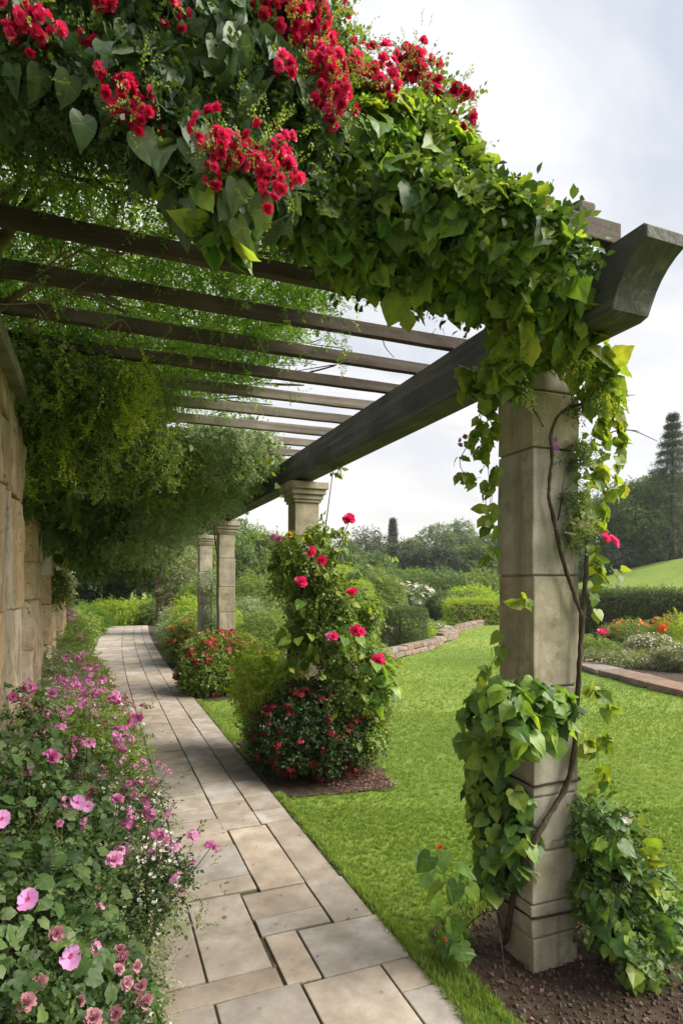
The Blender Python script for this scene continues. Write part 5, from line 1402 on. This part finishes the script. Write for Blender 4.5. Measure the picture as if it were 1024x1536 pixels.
# ------------------------------------------------------------------ trees on the skyline
sky_trees = [(365, 48, 6.6, 3.2, 'tree', 'broad tree at left of the skyline behind the rose pillar'), (405, 42, 5.2, 2.8, 'shrub', 'light green rounded tree left of the rose pillar'), (465, 60, 6.6, 3.6, 'tree', 'tree straight behind the rose pillar'), (510, 62, 7.0, 3.0, 'tree', 'tree between the rose and the cypress'), (550, 66, 8.3, 3.2, 'needle', 'darker tree just left of the slim cypress'),
             (620, 70, 6.9, 3.0, 'tree', 'rounded tree right of the cypress'), (655, 72, 8.9, 3.2, 'tree', 'taller rounded tree in the middle of the skyline'), (690, 74, 9.6, 3.4, 'tree', 'broad tree making the high point of the middle skyline'), (738, 70, 7.2, 3.0, 'tree', 'tree on the skyline touching the near pillar'), (780, 66, 7.4, 3.6, 'tree', 'tree mostly behind the near pillar'), (830, 62, 7.6, 3.8, 'tree', 'tree behind the right side of the near pillar'),
             (606, 52, 5.2, 2.3, 'needle', 'low dark tree in front of the middle skyline'), (655, 50, 4.9, 1.9, 'needle', 'dark cone shaped bushy tree in the middle distance'), (555, 48, 3.6, 2.4, 'tree', 'low tree before the dark one left of the cypress'), (715, 54, 4.4, 2.6, 'tree', 'low tree by the left edge of the near pillar'), (430, 36, 3.2, 2.0, 'shrub', 'low bright tree behind the rose leaves'), (500, 40, 3.4, 2.2, 'tree', 'low dark tree right of the rose pillar')]
for px, d, h, r, mt, lab in sky_trees:
    x, y = wxy(px, d); tree('broadleaf_tree', lab, x, y, h, r, 5200, mt, .42, group='trees on the skyline', base=.02)
x, y = wxy(589, 68); tree('cypress', 'slim dark cypress standing above the skyline trees', x, y, 8.7, .85, 2600, 'needle', .36, 'cypress')
right_trees = [(880, 46, 7.8, 3.4, 'tree', 'tree at the right edge of the near pillar'), (915, 44, 7.6, 3.2, 'tree', 'dark tree left of the tall conifer'), (955, 42, 8.3, 3.4, 'tree', 'bluish green tree beside the tall conifer'), (985, 47, 9.8, 3.2, 'needle', 'dark tree just behind the tall conifer'), (1050, 45, 7.6, 3.4, 'tree', 'tree at the right border of the view')]
for px, d, h, r, mt, lab in right_trees:
    x, y = wxy(px, d); tree('broadleaf_tree', lab, x, y, h - float(hill_h(np.array([x]), np.array([y]))[0]) * .85, r, 6500, mt, .36, group='dark trees behind the grassy rise', base=.0)
x, y = wxy(1008, 40); tree('conifer', 'tall dark conifer rising at the right behind the grassy rise', x, y, 9.8, 3.0, 9500, 'needle', .3, 'conifer', ts=SPRAYS)

for px, d, h, r, mt, lab in [(875, 41, 2.2, 1.9, 'tree', 'dark shrub on the grassy rise hard by the near pillar'), (912, 41, 2.4, 1.9, 'needle', 'dark shrub on the rise, second from the near pillar'), (948, 42, 2.6, 2.0, 'tree', 'dark shrub on the rise below the bluish tree'), (985, 42, 2.6, 2.0, 'needle', 'dark shrub on the rise left of the conifer foot'), (1022, 42.5, 2.6, 2.0, 'tree', 'dark shrub on the rise at the right border')]:
    x, y = wxy(px, d); zg = float(hill_h(np.array([x]), np.array([y]))[0])
    bush('thicket_shrub', lab, 'shrub', [((x, y, zg + h * .45), (r, r, h * .55)), ((x + r * .5, y + .4, zg + h * .6), (r * .7, r * .7, h * .5))], 3000, LEAFTWIGS, (.25, .45), mt, 'shrubs along the grassy rise')
for px, d, h, r, mt, lab in [(898, 54, 9.2, 3.6, 'tree', 'tall tree hard against the right side of the near pillar'), (995, 50, 11.4, 3.4, 'tree', 'full tree directly behind the conifer'), (930, 55, 10.4, 3.6, 'tree', 'taller tree behind the dark trees of the rise'), (1030, 52, 10.4, 3.6, 'tree', 'tall tree behind the conifer at the right border'), (970, 56, 10.6, 3.4, 'tree', 'tall rounded tree left behind the conifer')]:
    x, y = wxy(px, d); tree('broadleaf_tree', lab, x, y, h - float(hill_h(np.array([x]), np.array([y]))[0]), r, 6500, mt, .38, group='dark trees behind the grassy rise', base=.0)
for px, py, d, r, mt, lab in [(530, 862, 33, 1.9, 'shrub', 'bright shrub in the middle distance right of the rose'), (575, 866, 36, 2.0, 'tree', 'rounded shrub below the cypress'), (622, 868, 38, 1.8, 'shrub', 'light green shrub behind the cream blossomed one'), (668, 872, 36, 1.9, 'tree', 'shrub behind the round clipped dark one, further off'), (712, 872, 38, 2.2, 'shrub', 'broad shrub behind the yellow leaved low one'), (500, 868, 30, 1.4, 'yellow', 'golden shrub in the middle distance by the rose')]:
    x, y = wxy(px, d); zt = CAM_H + (875 - py) / 900 * d + .5
    bush('distant_shrub', lab, 'shrub', [((x, y, zt * .5), (r, r, zt * .55)), ((x + r * .5, y, zt * .45), (r * .6, r * .6, zt * .45))], 3000, LEAFTWIGS, (.2, .36), mt, 'shrubs in the middle distance')

# ------------------------------------------------------------------ shrubs of the far bed
fs = [('flowering_shrub', 'cream blossomed shrub before the skyline trees', 615, 890, 27, 1.25, .62, 'tree', 'white'), ('round_shrub', 'round clipped dark shrub beyond the lawn', 665, 903, 24, .62, .55, 'hedge', None), ('green_shrub', 'rounded mid green shrub above the clipped round hedge', 575, 885, 22, .85, .85, 'shrub', None), ('dark_shrub', 'darker shrub left of the rounded mid green one', 540, 875, 22, .8, 1.0, 'tree', None),
      ('yellow_shrub', 'yellow leaved low shrub by the near pillar', 705, 893, 27, 1.3, .5, 'yellow', None), ('golden_shrub', 'golden green loose shrub behind the climbing rose', 536, 905, 12.5, .42, .85, 'yellow', None), ('pale_shrub', 'pale green shrub left of the clipped round hedge', 540, 930, 15.6, .45, .55, 'shrub', None), ('grass_mound', 'low light green mound right of the clipped round hedge', 650, 945, 17.0, .48, .26, 'shrub', 'white'),
      ('low_mound', 'low mound at the end of the brown edging', 628, 950, 15.8, .36, .22, 'yellow', None), ('back_shrub', 'green shrub behind the round clipped dark one', 690, 905, 23, .8, .5, 'tree', None), ('left_shrub', 'bright shrub seen between pale pillar and rose', 385, 890, 14, .62, .9, 'shrub', None), ('grey_shrub', 'grey twiggy shrub beside the pale pillar', 368, 920, 13, .5, .6, 'greygreen', None), ('mid_shrub', 'green shrub low behind the rose pillar', 400, 940, 10.5, .5, .55, 'shrub', None), ('rear_shrub', 'large green shrub filling the gap behind the rose', 470, 890, 18, 1.0, .9, 'shrub', None), ('rear_low_shrub', 'leafy shrub at the corner of the far bed', 515, 950, 11.5, .55, .5, 'shrub', None)]
for nm, lab, px, py, d, r, hz_, mt, fm in fs:
    x, y = wxy(px, d); zc = CAM_H + (875 - py) / 900 * d
    zt = max(.3, zc + hz_ * .5)
    bush(nm, lab, 'shrub', [((x, y, zt * .5), (r, r, zt * .52)), ((x + r * .35, y + .2, zt * .6), (r * .6, r * .6, zt * .42)), ((x - r * .4, y, zt * .5), (r * .6, r * .6, zt * .45))], 3200, SPRAYS, (.008 * d, .014 * d), mt, flowers=([([FLORET], 260, .0045 * d, fm, near, False)] if fm else []))
def hedge_shape(name, label, corners, h, n, leaf, mat, rnd_top=.12):
    """A clipped hedge over a quadrilateral footprint."""
    c = np.array(corners, float); ctr = c.mean(0)
    t = thing(name, label, 'hedge', (ctr[0], ctr[1], 0))
    u, v, w = RNG.random(n), RNG.random(n), RNG.random(n)
    f = RNG.random(n); side = f < .62
    edge = RNG.integers(0, 2, n)
    u = np.where(side & (RNG.random(n) < .5), edge, u); v = np.where(side & (u > 0) & (u < 1), RNG.integers(0, 2, n), v)
    w = np.where(side, w, 1.0)
    P2 = (c[0] * ((1 - u) * (1 - v))[:, None] + c[1] * (u * (1 - v))[:, None] + c[2] * (u * v)[:, None] + c[3] * ((1 - u) * v)[:, None])
    cc = 1 - rnd_top * np.clip(w - .75, 0, 1) * 2
    P2 = ctr + (P2 - ctr) * cc[:, None]
    P = np.concatenate([P2, (w * h * (1 - RNG.random(n) * .05))[:, None]], 1)
    P += RNG.normal(size=P.shape) * leaf * .28
    P[:, 2] += .05 * h * snoise(P, 2.2, 3.)
    P[:, 2] = np.maximum(P[:, 2], .02)
    D = norm(np.concatenate([P2 - ctr, np.where(w > .97, 2.0, .1)[:, None]], 1))
    build('foliage', out_leaves(SPRAYS, P, D, rs(n, leaf * .7, leaf * 1.3)), M[mat], t)
    bm = bmesh.new(); k = .86
    b = [bm.verts.new((ctr[0] + (q[0] - ctr[0]) * k, ctr[1] + (q[1] - ctr[1]) * k, .0)) for q in c]; tt = [bm.verts.new((v_.co.x, v_.co.y, h * .88)) for v_ in b]
    bm.faces.new(tt)
    for i in range(4): bm.faces.new((b[i], b[(i + 1) % 4], tt[(i + 1) % 4], tt[i]))
    bm_obj('branches', bm, M['bark'], t)
def ring(px, d, r, k=4):
    x, y = wxy(px, d); return x, y
# the clipped round hedge
x, y = wxy(600, 14.6)
ch_ = thing('clipped_round_hedge', 'clipped drum shaped hedge behind the brown edging', 'hedge', (x, y, 0))
n = 9500; az = RNG.random(n) * 6.283; topf = RNG.random(n) < .35
rr_ = np.where(topf, .62 * np.sqrt(RNG.random(n)), .62 - .06 * RNG.random(n)); zz = np.where(topf, .84, RNG.random(n) * .84)
P = np.stack([x + np.cos(az) * rr_, y + np.sin(az) * rr_, zz + RNG.normal(size=n) * .012 + np.where(topf, .05 * (1 - (rr_ / .62) ** 2), 0)], -1)
D = np.stack([np.cos(az) * (~topf * 1.0 + .1), np.sin(az) * (~topf * 1.0 + .1), np.where(topf, 1.0, .5)], -1)
build('foliage', out_leaves(SPRAYS, P, D, rs(n, .06, .11), .3, .5), M['hedge'], ch_)
tubes('stem', [tube_data([np.array([x, y, 0]), np.array([x, y, .3]), np.array([x, y, .7])], .05, .02)] + stems_for((x, y, .4), (.5, .5, .42), 18, .012), M['bark'], ch_)
a, b = wxy(672, 21), wxy(770, 21.5); c_, d_ = wxy(775, 22.6), wxy(672, 22.2)
hedge_shape('clipped_hedge', 'low clipped hedge along the far edging left of the near pillar', [a, b, c_, d_], .85, 5200, .17, 'yellow')
a, b = wxy(835, 18.2), wxy(1110, 16.2); c_, d_ = wxy(1120, 17.4), wxy(835, 19.4)
hedge_shape('tall_hedge', 'long green hedge at right below the grassy rise', [a, b, c_, d_], 1.22, 15000, .17, 'hedge')

# ------------------------------------------------------------------ right hand flower bed
def rpos(px, py, d): x, y = wxy(px, d); return x, y, CAM_H + (875 - py) / 900 * d
for nm, lab, px, d, r, h, mt, ts, fl in [
    ('white_flower_clump', 'white flowered clump at the front of the right bed', 975, 11.4, .42, .52, 'pale', SPRAYS, [([FLORET], 420, .022, 'white', None, False)]),
    ('white_edge_clump', 'white flowered clump touching the right border', 1022, 10.3, .36, .42, 'pale', SPRAYS, [([FLORET], 320, .022, 'white', None, False)]),
    ('green_clump', 'bright green clump in the middle of the right bed', 945, 12.6, .52, .72, 'shrub', SPRAYS, [([FLORET], 60, .03, 'orange', top(.5), True)]),
    ('grey_clump', 'dark grey green clump behind the white flowers', 968, 12.2, .34, .55, 'greygreen', SPRAYS, []),
    ('low_pale_clump', 'low pale clump along the bed edging by the pillar', 918, 10.9, .55, .28, 'pale', SPRAYS, [([FLORET], 240, .02, 'white', None, False)]),
    ('low_green_clump', 'low green clump right next to the near pillar edge', 893, 11.3, .4, .42, 'shrub', SPRAYS, []),
    ('orange_flower_clump', 'yellow green clump with orange and red flowers at right', 1015, 12.0, .45, .85, 'yellow', SPRAYS, [(CLUSTERS, 13, .075, 'orange', top(.55), True), (CLUSTERS, 6, .085, 'red', top(.6), True)]),
    ('rear_orange_clump', 'loose orange flowered clump just before the long hedge', 985, 13.4, .35, .62, 'shrub', SPRAYS, [(CLUSTERS, 12, .055, 'orange', top(.4), True)])]:
    x, y = wxy(px, d)
    bush(nm, lab, 'flowers', [((x, y, h * .5), (r, r, h * .52)), ((x + r * .5, y - .1, h * .42), (r * .6, r * .6, h * .45)), ((x - r * .5, y + .1, h * .45), (r * .6, r * .6, h * .45))], 2600, ts, (.08, .15), mt, flowers=fl, stem=.005)
for px, py, d, s, lab in [(903, 952, 12.5, .17, 'large scarlet spiky bloom nearest the pillar in the right bed'), (927, 941, 13.2, .14, 'smaller scarlet spiky bloom before the hedge')]:
    x, y, z = rpos(px, py, d)
    t = thing('red_dahlia', lab, 'flower', (x, y, 0))
    blossoms(t, PUFFS, np.array([[x, y, z]]), norm(np.array([[-.5, -1, .5]])), s, M['rose'])
    tubes('stem', [tube_data([np.array([x, y, 0]), np.array([x + .03, y, z * .5]), np.array([x, y, z])], .01, .006, 5, 4)], M['border'], t)
    P, D = blob_points([(np.array([x, y, .22]), np.array([.25, .25, .22]))], 300, .3, .2, 1., zmin=.02)
    build('foliage', out_leaves(LEAFTWIGS, P, D, rs(len(P), .1, .18)), M['border'], t)

# ------------------------------------------------------------------ grass
def lawn_ok(X, Y):
    ok = (X > 1.145)
    d = X * cS + Y * cC; xr = X * cC - Y * cS
    ok &= ~((((X - 1.75) / .50) ** 2 + ((Y - 1.85) / .50) ** 2 < 1) | ((X > 1.30) & (X < 2.3) & (Y < 1.9)))
    ok &= ~((Y > 4.0) & (Y < 5.65) & (X < 1.95))
    ok &= ~((Y > 7.75) & (X < 2.05))
    fx = np.array([p[0] for p in [(2.05, 9.5)] + far_edge + [(26, 24)]]); fy = np.array([p[1] for p in [(2.05, 9.5)] + far_edge + [(26, 24)]])
    ok &= Y < np.interp(X, fx, fy) - .1
    ry = np.array([p[1] for p in right_edge[::-1]]); rx = np.array([p[0] for p in right_edge[::-1]])
    ok &= (X < np.interp(Y, ry, rx) - .3) | (Y > 10.9)
    return ok
datas = []
for d0, d1, cnt, s0, s1 in ((1.5, 2.6, 15000, .014, .030), (2.6, 4.0, 28000, .015, .030), (4.0, 7.0, 34000, .018, .032), (7, 12, 28000, .022, .040), (12, 21, 18000, .03, .05)):
    d = np.sqrt(RNG.uniform(d0 ** 2, d1 ** 2, cnt)); xr = d * RNG.uniform(-.62, .66, cnt)
    X = d * cS + xr * cC; Y = d * cC - xr * cS
    ok = lawn_ok(X, Y); X, Y = X[ok], Y[ok]; n = len(X)
    P = np.stack([X, Y, np.full(n, .0)], -1)
    pat = np.clip(.5 + .34 * snoise(P, .55, 2.) + .16 * snoise(P, 2.6, 5.) + RNG.normal(size=n) * .12, 0, 1)
    datas += multi(TUFTS, P, rdir(n) * np.array([1, 1, .0]) + 1e-3, norm(UP + RNG.normal(size=(n, 3)) * .16), rs(n, s0, s1), pat)
# longer grass leaning over the path's edge and round the beds
n = 5200
Y = 1.4 + 6.3 * RNG.random(n) ** 1.5; X = 1.145 + np.abs(RNG.normal(size=n)) * .022
ok = (Y < 4.05) | (Y > 5.6); X, Y = X[ok], Y[ok]; n = len(X)
P = np.stack([X, Y, np.zeros(n)], -1)
datas += multi(TUFTS, P, rdir(n) * np.array([1, 1, 0]) + 1e-3, norm(UP + np.array([-.35, 0, 0]) + RNG.normal(size=(n, 3)) * .25), rs(n, .03, .06))
n = 1500
a = RNG.random(n) * 6.283; rad = 1 + RNG.normal(size=n) * .06
X = 1.75 + .50 * np.cos(a) * rad; Y = 1.85 + .50 * np.sin(a) * rad
ok = (X > 1.17) & ((Y > 2.0) | (X > 2.15) | (X < 1.3)); X, Y = X[ok], Y[ok]; n = len(X)
datas += multi(TUFTS, np.stack([X, Y, np.zeros(n)], -1), rdir(n) * np.array([1, 1, 0]) + 1e-3, norm(UP + RNG.normal(size=(n, 3)) * .3), rs(n, .03, .06))
n = 2600        # the strip between path and bare soil
X = RNG.uniform(1.15, 1.29, n); Y = RNG.uniform(1.3, 2.1, n)
datas += multi(TUFTS, np.stack([X, Y, np.zeros(n)], -1), rdir(n) * np.array([1, 1, 0]) + 1e-3, norm(UP + RNG.normal(size=(n, 3)) * .35), rs(n, .025, .055), rs(n, 0, .5))
ed = []
for q in random.sample(SLABS, 16):       # moss and seedlings in the joints
    k = random.randrange(4, 22)
    if random.random() < .5: ed.append(np.stack([np.full(k, q[0] - .004), RNG.uniform(q[2], q[3], k), np.full(k, .022)], -1))
    else: ed.append(np.stack([RNG.uniform(q[0], q[1], k), np.full(k, q[2] - .004), np.full(k, .022)], -1))
ed = np.concatenate(ed); n = len(ed)
tag(build('joint_moss', multi(TUFTS, ed, rdir(n) * np.array([1, 1, 0]) + 1e-3, norm(UP + RNG.normal(size=(n, 3)) * .5), rs(n, .006, .015)), M['grass']), 'moss and grass seedlings in the paving joints', 'moss', None, 'stuff')
tag(build('grass', datas, M['grass']), 'short green lawn grass', 'grass', None, 'stuff')
# crumbs of soil and bark round the near pillar
n = 5200
X = RNG.uniform(1.22, 2.4, n); Y = RNG.uniform(1.25, 2.4, n)
ok = ((((X - 1.75) / .52) ** 2 + ((Y - 1.85) / .52) ** 2 < 1) | ((X > 1.27) & (Y < 1.85))); X, Y = X[ok], Y[ok]; n = len(X)
CL = T([(0, 0, .5), (.5, .1, 0), (.1, .55, .05), (-.5, .05, 0), (-.1, -.45, -.05), (0, .05, -.4)], [[0, 1, 2], [0, 2, 3], [0, 3, 4], [0, 4, 1], [5, 2, 1], [5, 3, 2], [5, 4, 3], [5, 1, 4]])
tag(build('soil_crumbs', [scatter_data(CL, np.stack([X, Y, np.full(n, .012)], -1), rdir(n), rdir(n), RNG.random(n) ** 3 * .022 + .004)], M['clod'], smooth=False), 'crumbs of soil and bark round the near pillar', 'soil', None, 'stuff')

# ------------------------------------------------------------------ thin summer haze over the garden
m, t_, out_ = new_mat('haze_air')
vol = N(t_, 'ShaderNodeVolumePrincipled', inp={'Density': 0.0006, 'Anisotropy': 0.2})
vol.inputs['Color'].default_value = (0.93, 0.96, 1.0, 1)
L(t_, vol.outputs[0], out_.inputs['Volume'])
bm = bmesh.new(); box_bm(bm, -60, 90, -20, 110, -1.2, 14.0)
tag(bm_obj('haze', bm, m), kind='stuff')

n = 90
X = RNG.uniform(1.28, 2.2, n); Y = RNG.uniform(1.4, 2.25, n)
ok = (((X - 1.75) / .48) ** 2 + ((Y - 1.85) / .48) ** 2 < 1); X, Y = X[ok], Y[ok]; n = len(X)
tag(build('bark_litter', [scatter_data(OVAL, np.stack([X, Y, np.full(n, .024)], -1), norm(UP + RNG.normal(size=(n, 3)) * .5), rdir(n), rs(n, .012, .03))], M['litter']), 'dry leaf scraps on bare soil round the near pillar', 'leaves', None, 'stuff')
